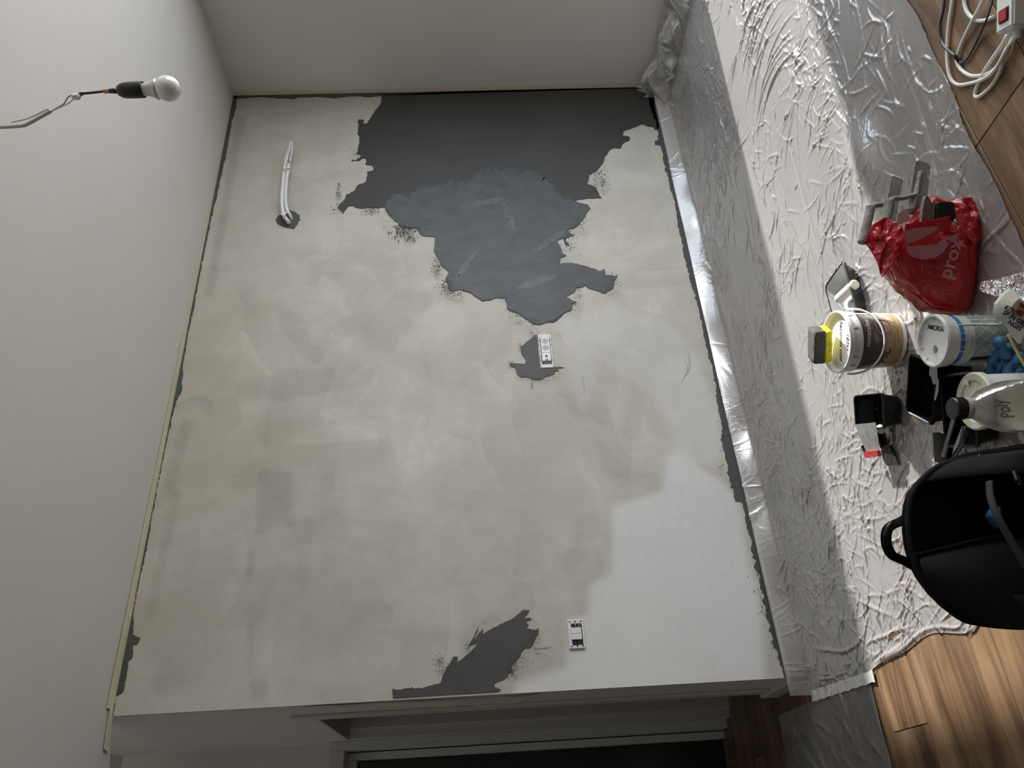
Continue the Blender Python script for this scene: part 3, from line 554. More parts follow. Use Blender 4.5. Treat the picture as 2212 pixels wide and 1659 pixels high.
ps = thing('plastic_sheet', 'wide wrinkled clear plastic dust sheet taped along the baseboard and spread on the floor', 'plastic sheet', (1.6, -.9, 0))
np_mesh('film', vs, fs, M_FILM, ps)
# bunched film heaped against the right wall
nb, mb = 90, 40; vs = []
for j in range(mb):
    v = j / (mb - 1)
    for i in range(nb):
        u = i / (nb - 1); yv = -.03 - .75 * u
        prof_x = 3.285 - .16 * v ** 1.2; prof_z = .02 + .10 * math.sin(math.pi * (1 - v) ** .8) * (.6 + .5 * math.sin(u * 13) * math.sin(u * 5 + 1)) + .05 * (1 - v)
        vs.append((min(prof_x + .02 * math.sin(u * 31 + v * 9) * v + rr.gauss(0, .0008), 3.283), yv + .02 * math.sin(v * 14 + u * 9), max(.006, prof_z + .012 * math.sin(u * 57 + v * 17) + rr.gauss(0, .001))))
idx = np.arange(nb * mb).reshape(mb, nb)
fs = np.stack([idx[:-1, :-1].ravel(), idx[:-1, 1:].ravel(), idx[1:, 1:].ravel(), idx[1:, :-1].ravel()], 1)
np_mesh('bunched_edge', np.array(vs), fs, M_FILMB, ps, smooth=True)
# sheet in the passage
n1, n2 = 150, 190; vs = []
rc2 = np.random.default_rng(4)
U, V = np.meshgrid(np.linspace(0, 1, n1), np.linspace(0, 1, n2))
YY = -.50 + (.36 + .50) * U + .03 * np.sin(V * 6) * (U > .5) ; XX = -.085 - 1.3 * V
YY = -.50 + .05 * V + (.86 - .06 * V + .04 * np.sin(V * 7)) * U
YY = np.where((XX > -.14), np.minimum(YY, .36), YY)
ZZ = .003 + .003 * np.abs(np.sin(U * 23 + 5 * np.sin(V * 4))) * np.abs(np.sin(V * 7 + U * 6))
for _ in range(260):
    cu, cv = rc2.random(), rc2.random(); a = rc2.normal(.2, .5); L_ = rc2.uniform(.03, .15); dxx = XX - (-.085 - 1.3 * cv); dyy = YY - (-.5 + .86 * cu)
    u = dxx * math.cos(a) + dyy * math.sin(a); v = -dxx * math.sin(a) + dyy * math.cos(a); ZZ += rc2.uniform(.002, .006) * np.clip(1 - (u / L_) ** 2, 0, 1) * np.exp(-(v / .006) ** 2)
vs = np.stack([XX.ravel(), YY.ravel(), ZZ.ravel()], 1); idx = np.arange(n1 * n2).reshape(n2, n1)
fs = np.stack([idx[:-1, :-1].ravel(), idx[:-1, 1:].ravel(), idx[1:, 1:].ravel(), idx[1:, :-1].ravel()], 1)
o = np_mesh('plastic_sheet', vs, fs, M_FILM2); tag(o, 'narrow thin clear plastic sheet lying on the wood in the passage left of the wall', 'plastic sheet')
# tape joining the two sheets
tp = []; tq = []
for i in range(24):
    t_ = i / 23; yy = -.03 - .515 * t_; tp.append((-.055 - .02 * t_ + .002 * math.sin(i * 1.7), yy, .0075 + .001 * math.sin(i * 2.3))); tq.append((-.090 - .018 * t_ + .002 * math.sin(i * 2.1), yy + .004, .0075))
strip_on('masking_tape', 'pale tape across the floor joining the two plastic sheets at the wall corner', tp, tq, (0, 0, 1), mat('pale_tape', (.66, .65, .60), .5, var=.1, scale=40))
# ------------------------------------------------------------------ hanging bulb
def dpt(x, y, d): r_ = ray(x, y); return CAM + r_ * d      # d = depth along the view axis
DB = 1.86
hb = thing('hanging_bulb', 'bare bulb in a black holder hanging from spliced wires below the ceiling', 'light bulb', tuple(dpt(255, 197, DB)))
A = dpt(254, 196, DB); B = dpt(346, 192, DB); axb = (B - A).normalized()
k = (B - A).length / 92.0
lathe('bulb_holder', A, [(.003, 0), (.012, .002), (.0165, .010), (.019, .020), (.0195, .040), (.0195, .062), (.0185, .064), (.017, .060)], M_BLACK, hb, axis=axb, angle=.9)
lathe('bulb_collar', A, [(.013, .055), (.0150, .064), (.0165, .078), (.021, .090), (.0245, .096), (.0245, .098)], mat('bulb_collar', (.66, .66, .63), .5), hb, axis=axb)
M_BULB = mat('frosted_glass', (.86, .86, .84), .12, var=.01, sss=.3, coat=.6)
r0 = .0305; prof = [(.0240, .097)]
for i in range(1, 17):
    a = -1.0 + i * (1.0 + math.pi / 2) / 16; prof.append((r0 * math.cos(a), .122 + r0 * math.sin(a)))
lathe('bulb', A, prof, M_BULB, hb, axis=axb, n=48, angle=3)
tube('wire_sleeve', [A - axb * .004, A - axb * .02], lambda t: .0070 - .00155 * t, M_BLACK, hb)
tube('wire_tape', [A - axb * .019, A - axb * .033], .0055, mat('orange_tape', (.55, .33, .15), .6), hb)
tube('wire', [A - axb * .032, dpt(192, 201, DB), dpt(172, 202, DB)], .0030, M_BCABLE, hb)
tube('wire', [dpt(188, 201, DB), dpt(178, 205, DB), dpt(172, 209, DB)], .0014, mat('brown_wire', (.08, .03, .02), .4), hb)
cb = dpt(165, 208, DB)
bm = bmesh.new(); bmesh.ops.create_cube(bm, size=1.0)
for v in bm.verts: v.co = Vector((v.co.x * .017, v.co.y * .014, v.co.z * .020)) + cb
bmesh.ops.bevel(bm, geom=list(bm.edges), offset=.0035, segments=2, affect='EDGES'); bmobj('terminal_block', bm, M_WPLAS, hb)
tube('wire', [dpt(160, 204, DB), dpt(147, 210, DB), dpt(138, 224, DB), dpt(118, 236, DB), dpt(109, 243, DB)], .0015, mat('blue_grey_wire', (.25, .26, .33), .4), hb)
tube('wire', [dpt(160, 213, DB), dpt(148, 223, DB), dpt(134, 230, DB), dpt(110, 241, DB)], .0015, M_CABLE, hb)
tube('cable_sheath', [dpt(110, 240, DB), dpt(85, 254, DB), dpt(55, 270, DB), dpt(35, 273, DB), dpt(0, 275, DB), dpt(-40, 274, DB), dpt(-40, 274, DB) + Vector((0, 0, .2)), dpt(-40, 274, DB) + Vector((.01, .0, H - dpt(-40, 274, DB).z))], .0042, mat('pale_sheath', (.50, .46, .42), .5), hb)
tube('sheath_tail', [dpt(110, 240, DB), dpt(104, 236, DB), dpt(88, 243, DB), dpt(60, 256, DB), dpt(25, 264, DB)], .0022, M_CABLE, hb)
# ------------------------------------------------------------------ wall conduits
def wo(x, y, off): p = wl(x, y); d = (CAM - p); t = off / (-d.y); return p + d * t     # a point in front of the wall
cn = thing('conduit', 'pair of white corrugated conduits bent out of the upper wall', 'conduit', tuple(wl(625, 480)))
tube('corrugated_pipe', [wo(626, 484, -.01), wo(622, 478, .02), wo(612, 462, .035), wo(609, 430, .04), wo(613, 380, .04), wo(619, 340, .04), wo(627, 318, .04)], .0105, M_WPLAS, cn, n=14, k=16, rib=.86)
tube('corrugated_pipe', [wo(631, 478, -.01), wo(627, 466, .02), wo(619, 450, .035), wo(617, 420, .042), wo(619, 390, .045), wo(624, 355, .045)], .0095, M_WPLAS, cn, n=14, k=18, rib=.84)
tube('pull_wire', [wo(621, 345, .05), wo(624, 322, .05), wo(628, 306, .05), wo(631, 312, .05), wo(630, 330, .05), wo(626, 350, .052)], .0042, M_WPLAS, cn)
tube('pull_wire', [wo(618, 355, .05), wo(622, 330, .055), wo(627, 312, .052)], .0040, M_WPLAS, cn)
tube('tie', [wo(613, 366, .05), wo(619, 364, .062), wo(628, 362, .05)], .0035, M_WPLAS, cn)
tube('tie', [wo(607, 462, .045), wo(613, 466, .055), wo(619, 458, .045)], .0035, M_WPLAS, cn)
# ------------------------------------------------------------------ wall plates
def rrect(hw, hh, r, n=5):
    out = []
    for cx, cy, a0 in ((hw - r, hh - r, 0), (-hw + r, hh - r, 90), (-hw + r, -hh + r, 180), (hw - r, -hh + r, 270)):
        for i in range(n): a = math.radians(a0 + 90 * i / (n - 1)); out.append((cx + r * math.cos(a), cy + r * math.sin(a)))
    return out
def wplate(name, cx, cz, hw, hh, y0, y1, m, parent, r=.004, hole=None, rot=0.0):
    P = rrect(hw, hh, r); c, s = math.cos(rot), math.sin(rot)
    f = lambda x, z, y: Vector((cx + x * c - z * s, y, cz + x * s + z * c))
    return loft(name, [[f(x, z, y0) for x, z in P], [f(x, z, y1 + .001) for x, z in P], [f(x * .975, z * .96, y1) for x, z in P]], m, parent, smooth=False)
def disc(name, cx, cz, r, y0, y1, m, parent, n=20):
    return lathe(name, (cx, y0, cz), [(r, 0), (r, abs(y1 - y0)), (r * .9, abs(y1 - y0) + .0004)], m, parent, n=n, axis=(0, -1, 0), cap1=True)
M_BSTAIN = mat('black_stained_plastic', (.015, .017, .02), .4, col2=(.6, .6, .6), scale=90, thr=(.36, .40))
a = wl(1163, 724); b = wl(1195, 796)
scx, scz = (a.x + b.x) / 2, (a.z + b.z) / 2
sk = thing('socket_strip', 'white wall support frame with two round sockets and data ports, wall middle', 'socket', (scx, -.004, scz))
wplate('frame', scx, scz, .092, .029, -.003, -.008, mat('grimy_frame', (.74, .74, .73), .45, col2=(.05, .05, .06), scale=150, thr=(.30, .36)), sk, .006)
wplate('inner_well', scx, scz, .074, .0235, -.008, -.0088, M_BSTAIN, sk, .002)
wplate('module', scx + .008, scz, .0665, .0200, -.0088, -.0130, M_WPLAS, sk, .002)
for dx_ in (.052, .0145):
    disc('socket_face', scx + dx_, scz, .0165, -.0130, -.0134, mat('socket_grey', (.52, .52, .50), .5), sk, 28)
    disc('pin_hole', scx + dx_, scz + .001, .0025, -.0136, -.0140, M_INK, sk, 12)
for dz_ in (-.011, 0, .011): wplate('slot', scx - .0135, scz + dz_, .0018, .0030 if dz_ else .0018, -.0130, -.0135, M_INK, sk, .0006)
wplate('data_port', scx - .033, scz, .0055, .0050, -.0130, -.0135, M_INK, sk, .002)
disc('coax_port', scx - .050, scz, .006, -.0130, -.0160, mat('brushed_nickel', (.35, .30, .27), .35, metal=.8), sk)
for ddx, ddz in ((.058, .0255), (.058, -.0255), (.03, -.0262), (-.032, .0255), (-.052, .0258), (-.052, -.026), (-.068, .018), (-.068, -.018), (.080, .014), (.080, -.014)): disc('screw_hole', scx + ddx, scz + ddz, .0022, -.008, -.0090, M_INK, sk, 10)
a = wl(1226, 1340); b = wl(1263, 1401); scx, scz = (a.x + b.x) / 2, (a.z + b.z) / 2
sw = thing('light_switch', 'white two-rocker light switch in an uncovered frame near the left wall edge', 'switch', (scx, -.004, scz))
wplate('frame', scx, scz, .053, .030, -.003, -.009, M_WPLAS, sw, .007)
wplate('inner_well', scx - .002, scz - .003, .040, .0205, -.009, -.0096, M_BSTAIN, sw, .002)
for s_ in (-1, 1): wplate('rocker', scx + s_ * .0112, scz, .0108, .0195, -.0096, -.0175, M_WPLAS, sw, .001)
for ddx in (-.045, .045):
    for ddz in (-.021, 0, .021): disc('screw_hole', scx + ddx, scz + ddz, .0027, -.009, -.0100, M_INK, sw, 12)
# smudge marks on the wall
def mark(pts, wd, name='scuff', m=None):
    P = smooth_path([wo(x, y, .0012) for x, y in pts], 4); V = []; 
    for i, p in enumerate(P):
        k_ = wd * math.sin(math.pi * (i + .5) / len(P)) + .0002; d_ = (P[min(i + 1, len(P) - 1)] - P[max(i - 1, 0)]).normalized(); q = Vector((d_.z, 0, -d_.x)) * k_; V += [p - q, p + q]
    mesh(name, V, [(2 * i, 2 * i + 1, 2 * i + 3, 2 * i + 2) for i in range(len(P) - 1)], m or mat('scuff', (.30, .28, .24), .8), WALLB)
mark([(1153, 1403), (1170, 1401), (1180, 1400), (1192, 1397)], .0018); mark([(1157, 1407), (1160, 1412), (1172, 1411)], .0010)
mark([(1484, 760), (1490, 775), (1488, 800), (1478, 815)], .0040, m=mat('scuff_light', (.44, .43, .39), .8)); mark([(1480, 775), (1484, 800), (1470, 830)], .0010)
mark([(1257, 812), (1262, 838), (1264, 850)], .0008); mark([(1204, 715), (1214, 735)], .0006); mark([(1148, 828), (1150, 835), (1147, 842)], .002)
# ------------------------------------------------------------------ power strip and cables
st = thing('power_strip', 'white power strip with a red rocker switch on the bare wood floor', 'power strip', tuple(fl(2200, 60)))
e0 = fl(2176, 66, .02); u_ = (fl(2176, -60, .02) - fl(2176, 66, .02)); u_.z = 0; u_ = Vector((.72, -.69, 0)).normalized(); v_ = Vector((-u_.y, u_.x, 0))
# near end corners of the strip in the picture
c1 = fl(2150, 76, .05); c2 = fl(2175, 62, .05); wdv = (c2 - c1); wdv.z = 0; wid = .052; vv = wdv.normalized()
ll = Vector((-vv.y, vv.x, 0)); 
if ll.x < 0: ll = -ll
def spt(a, b, z): return Vector((c1.x, c1.y, 0)) + vv * a + ll * b + Vector((0, 0, z))
def sbox(name, a0, a1, b0, b1, z0, z1, m, bev=0, par=None):
    bm = bmesh.new(); hexa(bm, [spt(*q) for q in ((a0, b0, z0), (a1, b0, z0), (a1, b1, z0), (a0, b1, z0), (a0, b0, z1), (a1, b0, z1), (a1, b1, z1), (a0, b1, z1))])
    if bev: bmesh.ops.bevel(bm, geom=list(bm.edges), offset=bev, segments=2, affect='EDGES')
    return bmobj(name, bm, m, par or st)
sbox('body', 0, .052, 0, .36, .004, .050, M_WPLAS, .004)
swt = sbox('switch_well', .012, .040, .016, .044, .050, .0508, M_INK)
sbox('rocker_switch', .014, .038, .018, .042, .0508, .0550, mat('red_rocker', (.42, .03, .03), .35), .001)
for k_ in range(4):
    cxx = spt(.026, .085 + .075 * k_, .0502)
    lathe('outlet', cxx, [(.022, .0), (.021, .0012), (.020, .0008), (.0195, -.0005), (.001, -.0005)], mat('outlet_grey', (.50, .50, .49), .5), st, n=32)
    for s_ in (-1, 1): lathe('pin_hole', cxx + vv * (.0095 * s_), [(.0025, .0), (.0025, .0006), (.0001, .0007)], M_INK, st, n=12)
gl = lathe('cable_gland', spt(.026, 0, .022), [(.009, -.001), (.009, .006), (.006, .016)], M_WPLAS, st, axis=-ll, n=20, cap1=True)
zc = .006
tube('cable', [spt(.026, -.012, .022), fl(2172, 110, .012), fl(2162, 150, zc), fl(2142, 185, zc), fl(2118, 207, zc), fl(2107, 208, zc), fl(2109, 192, zc), fl(2124, 158, zc + .005), fl(2145, 125, zc + .008), fl(2164, 98, zc + .01), fl(2174, 80, zc + .012), fl(2185, 58, zc)], .0042, M_CABLE, st, n=12, k=10)
wcab = thing('cable', 'white cable looping in wide coils left of the power strip', 'cable', tuple(fl(2080, 180)))
tube('strand', [fl(2187, 75, .006), fl(2178, 110, .008), fl(2168, 122, .010), fl(2150, 148, .010), fl(2130, 160, .010), fl(2100, 164, .009), fl(2078, 152, .006), fl(2067, 134, .006), fl(2069, 118, .006), fl(2080, 88, .006), fl(2098, 50, .010), fl(2115, 18, .012), fl(2128, -12, .01), fl(2135, -60, .006)], .0042, M_CABLE, wcab, n=12, k=10)
tube('strand', [fl(2190, 80, .012), fl(2170, 115, .016), fl(2150, 150, .018), fl(2126, 170, .016), fl(2095, 180, .006), fl(2070, 183, .006), fl(2054, 170, .008), fl(2047, 140, .008), fl(2046, 100, .006), fl(2050, 50, .006), fl(2056, 10, .006), fl(2060, -40, .006)], .0042, M_CABLE, wcab, n=12, k=10)
tube('strand', [fl(2082, -20, .006), fl(2084, 10, .006), fl(2092, 30, .006), fl(2108, 43, .006), fl(2128, 44, .006), fl(2150, 35, .006)], .0045, M_CABLE, wcab, n=12, k=10)
o = tube('cable', [fl(2044, -30, .005), fl(2038, 20, .005), fl(2031, 55, .005), fl(2033, 85, .005), fl(2042, 102, .008), fl(2060, 118, .016), fl(2072, 133, .006), fl(2082, 134, .005), fl(2095, 118, .005), fl(2112, 85, .006), fl(2130, 45, .016), fl(2140, 15, .015), fl(2150, -25, .006)], .0036, M_BCABLE, None, n=12, k=8, squash=.6)
tag(o, 'black flat cable crossing the white cable coils', 'cable')
# ------------------------------------------------------------------ big paint tub
C1 = Vector((.677, -1.206, .006)); F1 = Fr(C1.x, C1.y)
def cpt(C, F, rf, th, z): return Vector((C.x, C.y, C.z)) + (F.f * (-math.cos(th)) + F.r * math.sin(th)) * rf(z) + Vector((0, 0, z))
def cpatch(name, C, F, rf, t0, t1, z0, z1, m, parent, off=.0004, n=28, k=6):
    vs_ = []; 
    for j in range(k + 1):
        z_ = z0 + (z1 - z0) * j / k
        for i in range(n + 1): vs_.append(cpt(C, F, lambda q: rf(q) + off, t0 + (t1 - t0) * i / n, z_))
    fs_ = [(j * (n + 1) + i, j * (n + 1) + i + 1, (j + 1) * (n + 1) + i + 1, (j + 1) * (n + 1) + i) for j in range(k) for i in range(n)]
    return mesh(name, vs_, fs_, m, parent, True)
def cshape(name, C, F, rf, pts, m, parent, off=.0008):
    """small flat print on a tub side; pts in (angle, height)"""
    P = [Vector((a_, z_, 0)) for a_, z_ in pts]; V = [cpt(C, F, lambda q: rf(q) + off, a_, z_) for a_, z_ in pts]
    return mesh(name, V, [tuple(t_) for t_ in tessellate_polygon([P])], m, parent)
t1 = thing('paint_tub', 'round paint tub with brown and gold label and a sponge on its lid', 'paint tub', tuple(C1))
r1 = lambda z_: .0735 + .006 * min(max(z_, 0), .14) / .14
lathe('body', C1, [(.001, 0), (.071, 0), (.0735, .004), (.0795, .13), (.0795, .152)], M_WPLAS, t1, n=72)
lathe('lid_skirt', C1, [(.0805, .126), (.083, .127), (.0835, .150), (.0820, .153)], M_WPLASD, t1, n=72)
lathe('lid', C1, [(.0835, .149), (.0865, .151), (.0870, .158), (.0855, .1635), (.0825, .1640), (.0800, .160), (.0785, .150), (.0770, .1475), (.001, .1475)], M_WPLASD, t1, n=72)
M_LBROWN = mat('label_brown', (.085, .062, .045), .35, var=.3, scale=6); M_LGOLD = mat('label_gold', (.52, .35, .15), .35, col2=(.30, .20, .10), scale=9, thr=(.3, .7))
M_LCREAM = mat('label_cream', (.62, .54, .38), .35, var=.1)
lb = cpatch('label', C1, F1, r1, -1.55, 1.22, .012, .098, M_LGOLD, t1, .0004)
cpatch('label_top', C1, F1, r1, -1.55, 1.22, .062, .124, M_LBROWN, t1, .0007)
cshape('swoosh', C1, F1, r1, [(-1.0, .070), (-.4, .058), (.1, .040), (.6, .020), (.75, .020), (.5, .040), (.2, .062), (-.3, .070)], M_LCREAM, lb, .0010)
cshape('swoosh', C1, F1, r1, [(.7, .030), (.9, .034), (1.1, .060), (1.0, .062), (.8, .045)], M_LCREAM, lb, .0010)
el = lambda ca, cz, ra, rz: [(ca + ra * math.cos(q * math.pi / 14), cz + rz * math.sin(q * math.pi / 14)) for q in range(28)]
cshape('badge_rim', C1, F1, r1, el(.50, .062, .33, .0235), M_LCREAM, lb, .0012)
bd = cshape('badge', C1, F1, r1, el(.50, .062, .305, .0218), mat('badge_mauve', (.24, .10, .10), .3, col2=(.09, .07, .14), scale=14, thr=(.42, .56)), lb, .0015)
tm = lambda C, F, rf, ca, cz, rot=0.0, off=.0016: (lambda x_, y_: cpt(C, F, lambda q: rf(q) + off, ca + (x_ * math.cos(rot) - y_ * math.sin(rot)) / rf(.1), cz + x_ * math.sin(rot) + y_ * math.cos(rot)))
M_LW = mat('label_white_print', (.75, .75, .72), .4)
text('lettering', 'novacolor', .0195, tm(C1, F1, r1, .30, .103, -.10), M_LW, lb)
text('monogram', 'MC', .034, tm(C1, F1, r1, -.62, .050, -.18), M_INK, lb, shear=.6)
text('small_print', 'finitura di qualita per interni', .0050, tm(C1, F1, r1, -.15, .036), M_LBROWN, lb)
text('small_print', 'Protettivo trasparente satinato', .0052, tm(C1, F1, r1, -.05, .026), M_LBROWN, lb)
text('small_print', 'per superfici decorative', .0048, tm(C1, F1, r1, -.25, .018), M_LBROWN, lb)
def lidt(C, F, z_, ca, cb, rot, flipx=1):
    return lambda x_, y_: Vector((C.x, C.y, C.z + z_)) + F.r * (ca + x_ * math.cos(rot) - y_ * math.sin(rot)) + F.f * (cb + x_ * math.sin(rot) + y_ * math.cos(rot))
lathe('lid_disc', C1, [(.001, .1486), (.058, .1486), (.060, .1478)], mat('lid_white', (.86, .87, .86), .3), t1, n=60)
M_BLUEINK = mat('blue_ink', (.01, .012, .05), .4)
text('handwriting', 'Seconda mid', .0215, lidt(C1, F1, .1492, .004, .004, math.pi - .05), M_BLUEINK, t1, shear=.25, bold=.0003)
text('handwriting', '182kg', .0200, lidt(C1, F1, .1492, .000, -.034, math.pi - .05), M_BLUEINK, t1, shear=.25, bold=.0003)
for q in (0, 2, 3, 6, 8):
    th = -1.5 + q * .31 + rr.gauss(0, .05); cshape('drip', C1, F1, lambda q_: .0836, [(th, .149), (th + .04, .150), (th + .07 + rr.random() * .05, .146 - rr.random() * .010), (th + .02, .141 - rr.random() * .006)], M_GREYPAINT, t1, .0006)
# bail handle resting on the label
hd = []
for q in range(25):
    a_ = -1.62 + q * (3.24 / 24); hd.append(cpt(C1, F1, lambda z_: .0885 + .006 * math.cos(a_ * .9), a_, .128 - .052 * math.cos(a_) ** 1.0 if abs(a_) < 1.57 else .128))
tube('handle', hd, .0026, M_WPLAS, t1, n=10, k=2, squash=1.6)
# sponge on the lid
spF = Fr(C1.x, C1.y, .0); 
sp = thing('sponge', 'yellow scouring sponge with dark grey top resting on the gold labelled tub', 'sponge', tuple(C1 + Vector((0, 0, .16))))
def spx(x, y, h): return fl(x, y, h)
SB = [(1778, 712), (1802, 738), (1796, 768), (1787, 778)]
def sponge(nm, px0, px1, m, par, nx=10, ny=8, nz=4, amp=.0012, seed=1):
    """rounded soft block between bottom quad px0 and top quad px1 (world points)"""
    r_ = random.Random(seed); bm = bmesh.new(); hexa(bm, [Vector(p) for p in px0] + [Vector(p) for p in px1])
    bmesh.ops.subdivide_edges(bm, edges=list(bm.edges), cuts=6, use_grid_fill=True)
    for v in bm.verts: v.co += Vector((r_.gauss(0, amp), r_.gauss(0, amp), r_.gauss(0, amp)))
    bmesh.ops.smooth_vert(bm, verts=list(bm.verts), factor=.35, use_axis_x=True, use_axis_y=True, use_axis_z=True)
    return bmobj(nm, bm, m, par, True)
# the sponge leans on the rim: bottom face yellow, top face dark scourer
sc = C1 + F1.f * .035 + F1.r * (-.004) + Vector((0, 0, .182)); e1 = (F1.r * .93 + F1.f * -.30 + Vector((0, 0, .10))).normalized(); e3 = (Vector((0, 0, .90)) + F1.f * .18 + F1.r * -.25); e3 = (e3 - e1 * e3.dot(e1)).normalized(); e2 = e3.cross(e1)
def blk(l0, l1, w0, w1, h0, h1): return [sc + e1 * a + e2 * b + e3 * h0 for a, b in ((l0, w0), (l1, w0), (l1, w1), (l0, w1))], [sc + e1 * a + e2 * b + e3 * h1 for a, b in ((l0, w0), (l1, w0), (l1, w1), (l0, w1))]
M_YEL = mat('yellow_foam', (.80, .70, .03), .9, col2=(.45, .38, .05), scale=30, bump=.8, bscale=500, thr=(.25, .40)); M_SCOUR = mat('dark_grey_foam', (.115, .12, .11), .95, var=.5, scale=160, bump=1.0, bscale=600)
sponge('foam', *blk(-.046, .046, -.030, .030, -.014, .004), M_YEL, sp, seed=2)
sponge('scourer', *blk(-.047, .047, -.031, .031, .004, .034), M_SCOUR, sp, seed=3)
# ------------------------------------------------------------------ second tub
C2 = Vector((.440, -1.560, .006)); F2 = Fr(C2.x, C2.y); r2 = lambda z_: .0655 + .005 * min(max(z_, 0), .13) / .13
t2 = thing('paint_tub', 'white paint tub with diamond tile label, blue tape band and one handwritten word', 'paint tub', tuple(C2))
lathe('body', C2, [(.001, 0), (.063, 0), (.0655, .004), (.0705, .12), (.0705, .138)], M_WPLASD, t2, n=72)
lathe('lid', C2, [(.0715, .122), (.0745, .123), (.0755, .136), (.0770, .140), (.0770, .146), (.0740, .1500), (.0690, .1495), (.0675, .1440), (.064, .1420), (.001, .1420)], M_WPLASD, t2, n=72)
for q in range(30):
    a_ = q * math.tau / 30; d_ = F2.r * math.cos(a_) + F2.f * math.sin(a_); e_ = F2.r * -math.sin(a_) + F2.f * math.cos(a_)
    if q % 3 == 0: mesh('lid_rib', [C2 + d_ * .0685 + e_ * .003 + Vector((0, 0, .1435)), C2 + d_ * .0685 - e_ * .003 + Vector((0, 0, .1435)), C2 + d_ * .058 + Vector((0, 0, .1428)), C2 + d_ * .0695 + Vector((0, 0, .1480))], [(0, 1, 3), (1, 2, 3), (2, 0, 3)], M_WPLASD, t2)
M_BLUE = mat('blue_tape', (.035, .18, .46), .45, var=.15)
for a0, a1 in ((-1.5, -.52), (-.46, -.30), (-.27, -.02), (.02, .24), (.28, 1.45)): cpatch('blue_tape', C2, F2, r2, a0, a1, .109, .1185, M_BLUE, t2, .0012, n=12, k=1)
l2 = cpatch('label', C2, F2, r2, -1.35, 1.30, .010, .086, mat('label_sage', (.27, .33, .30), .4, var=.08), t2, .0004)
cpatch('label_border', C2, F2, r2, -1.35, 1.30, .086, .108, mat('label_pale', (.60, .62, .60), .4), t2, .0006, k=2)
M_GROUT = mat('label_grout', (.52, .58, .54), .4)
def ln2(a0, z0, a1, z1, w_=.0011, m=None, off=.0009):
    L_ = math.hypot((a1 - a0) * .07, z1 - z0); na = -(z1 - z0) / L_ / .07 * w_; nz_ = (a1 - a0) * .07 / L_ * w_; k_ = 8
    V = []
    for i in range(k_ + 1):
        t_ = i / k_; a_ = a0 + (a1 - a0) * t_; z_ = z0 + (z1 - z0) * t_; V += [cpt(C2, F2, lambda q: r2(q) + off, a_ - na, z_ - nz_), cpt(C2, F2, lambda q: r2(q) + off, a_ + na, z_ + nz_)]
    mesh('label_line', V, [(2 * i, 2 * i + 1, 2 * i + 3, 2 * i + 2) for i in range(k_)], m or M_GROUT, l2)
for q in range(4): ln2(-.75 + q * .40, .086, min(1.2, -.75 + q * .40 + .75), .086 - min(.052 + .0, .07))
for q, (a0, z0, a1, z1) in enumerate(((-.75, .040, -.45, .065), (-.40, .030, -.02, .058), (-.05, .058, .20, .078), (.05, .030, .35, .052), (.35, .052, .65, .074), (-.75, .020, -.30, .052), (.55, .030, .85, .055), (-.9, .060, -.7, .074))): ln2(a0, z0, a1, z1)
cpatch('label_band', C2, F2, r2, -1.02, -.80, .012, .084, M_INK, l2, .0010, n=6, k=3)
cpatch('label_band', C2, F2, r2, .62, .70, .012, .088, M_LW, l2, .0010, n=3, k=3); cpatch('label_band', C2, F2, r2, .92, .96, .012, .088, M_LW, l2, .0010, n=3, k=3)
cpatch('energy_mark', C2, F2, r2, -.24, .10, .016, .032, M_LW, l2, .0014, n=6, k=2)
text('lettering', 'A', .0150, tm(C2, F2, r2, -.07, .0185, 0, .0020), mat('print_green', (.04, .20, .04), .5), l2)
for q, cc in enumerate(((.04, .16, .04), (.25, .26, .03), (.40, .18, .03), (.35, .03, .02))): cpatch('energy_bar', C2, F2, r2, -.24 + q * .085, -.165 + q * .085, .011, .0155, mat('bar%d' % q, cc, .5), l2, .0014, n=2, k=1)
cpatch('pictogram', C2, F2, r2, -.44, -.27, .018, .030, M_LW, l2, .0014, n=3, k=1); text('lettering', 'P', .010, tm(C2, F2, r2, -.355, .0205, 0, .0020), M_INK, l2)
text('lettering', 'novacolor', .0125, tm(C2, F2, r2, -.22, .0915, 0, .0012), M_GREYPAINT, l2, spacing=1.12)
for a0, z0, a1, z1 in ((-.66, .0885, .22, .0885), (-.66, .1035, .22, .1035), (-.66, .0885, -.66, .1035), (.22, .0885, .22, .1035)): ln2(a0, z0, a1, z1, .0004, M_GREYPAINT, .0010)
text('small_print', 'EASY FIX', .0042, tm(C2, F2, r2, .42, .098, 0, .0012), M_GREYPAINT, l2); text('small_print', 'primer 2.5 L', .0042, tm(C2, F2, r2, .42, .091, 0, .0012), M_GREYPAINT, l2)
text('handwriting', 'AMORSA', .0205, lidt(C2, F2, .1428, .030, -.001, -math.pi / 2 - .15), M_INK, t2, bold=.0003, spacing=.9)
BL = [(-.031, -.006), (-.022, -.012), (-.014, -.005), (-.012, .004), (-.024, .010), (-.034, .006)]
mesh('paint_blot', [C2 + F2.r * a_ + F2.f * b_ + Vector((0, 0, .1430)) for a_, b_ in BL], [tuple(range(len(BL)))], M_GREYPAINT, t2)
tube('paint_run', [cpt(C2, F2, lambda q: r2(q) + .001, .62, .118), cpt(C2, F2, lambda q: r2(q) + .001, .64, .08), cpt(C2, F2, lambda q: r2(q) + .001, .60, .03)], .0022, M_WPLAS, t2, n=6)
t2.scale = (.77, .77, 1)
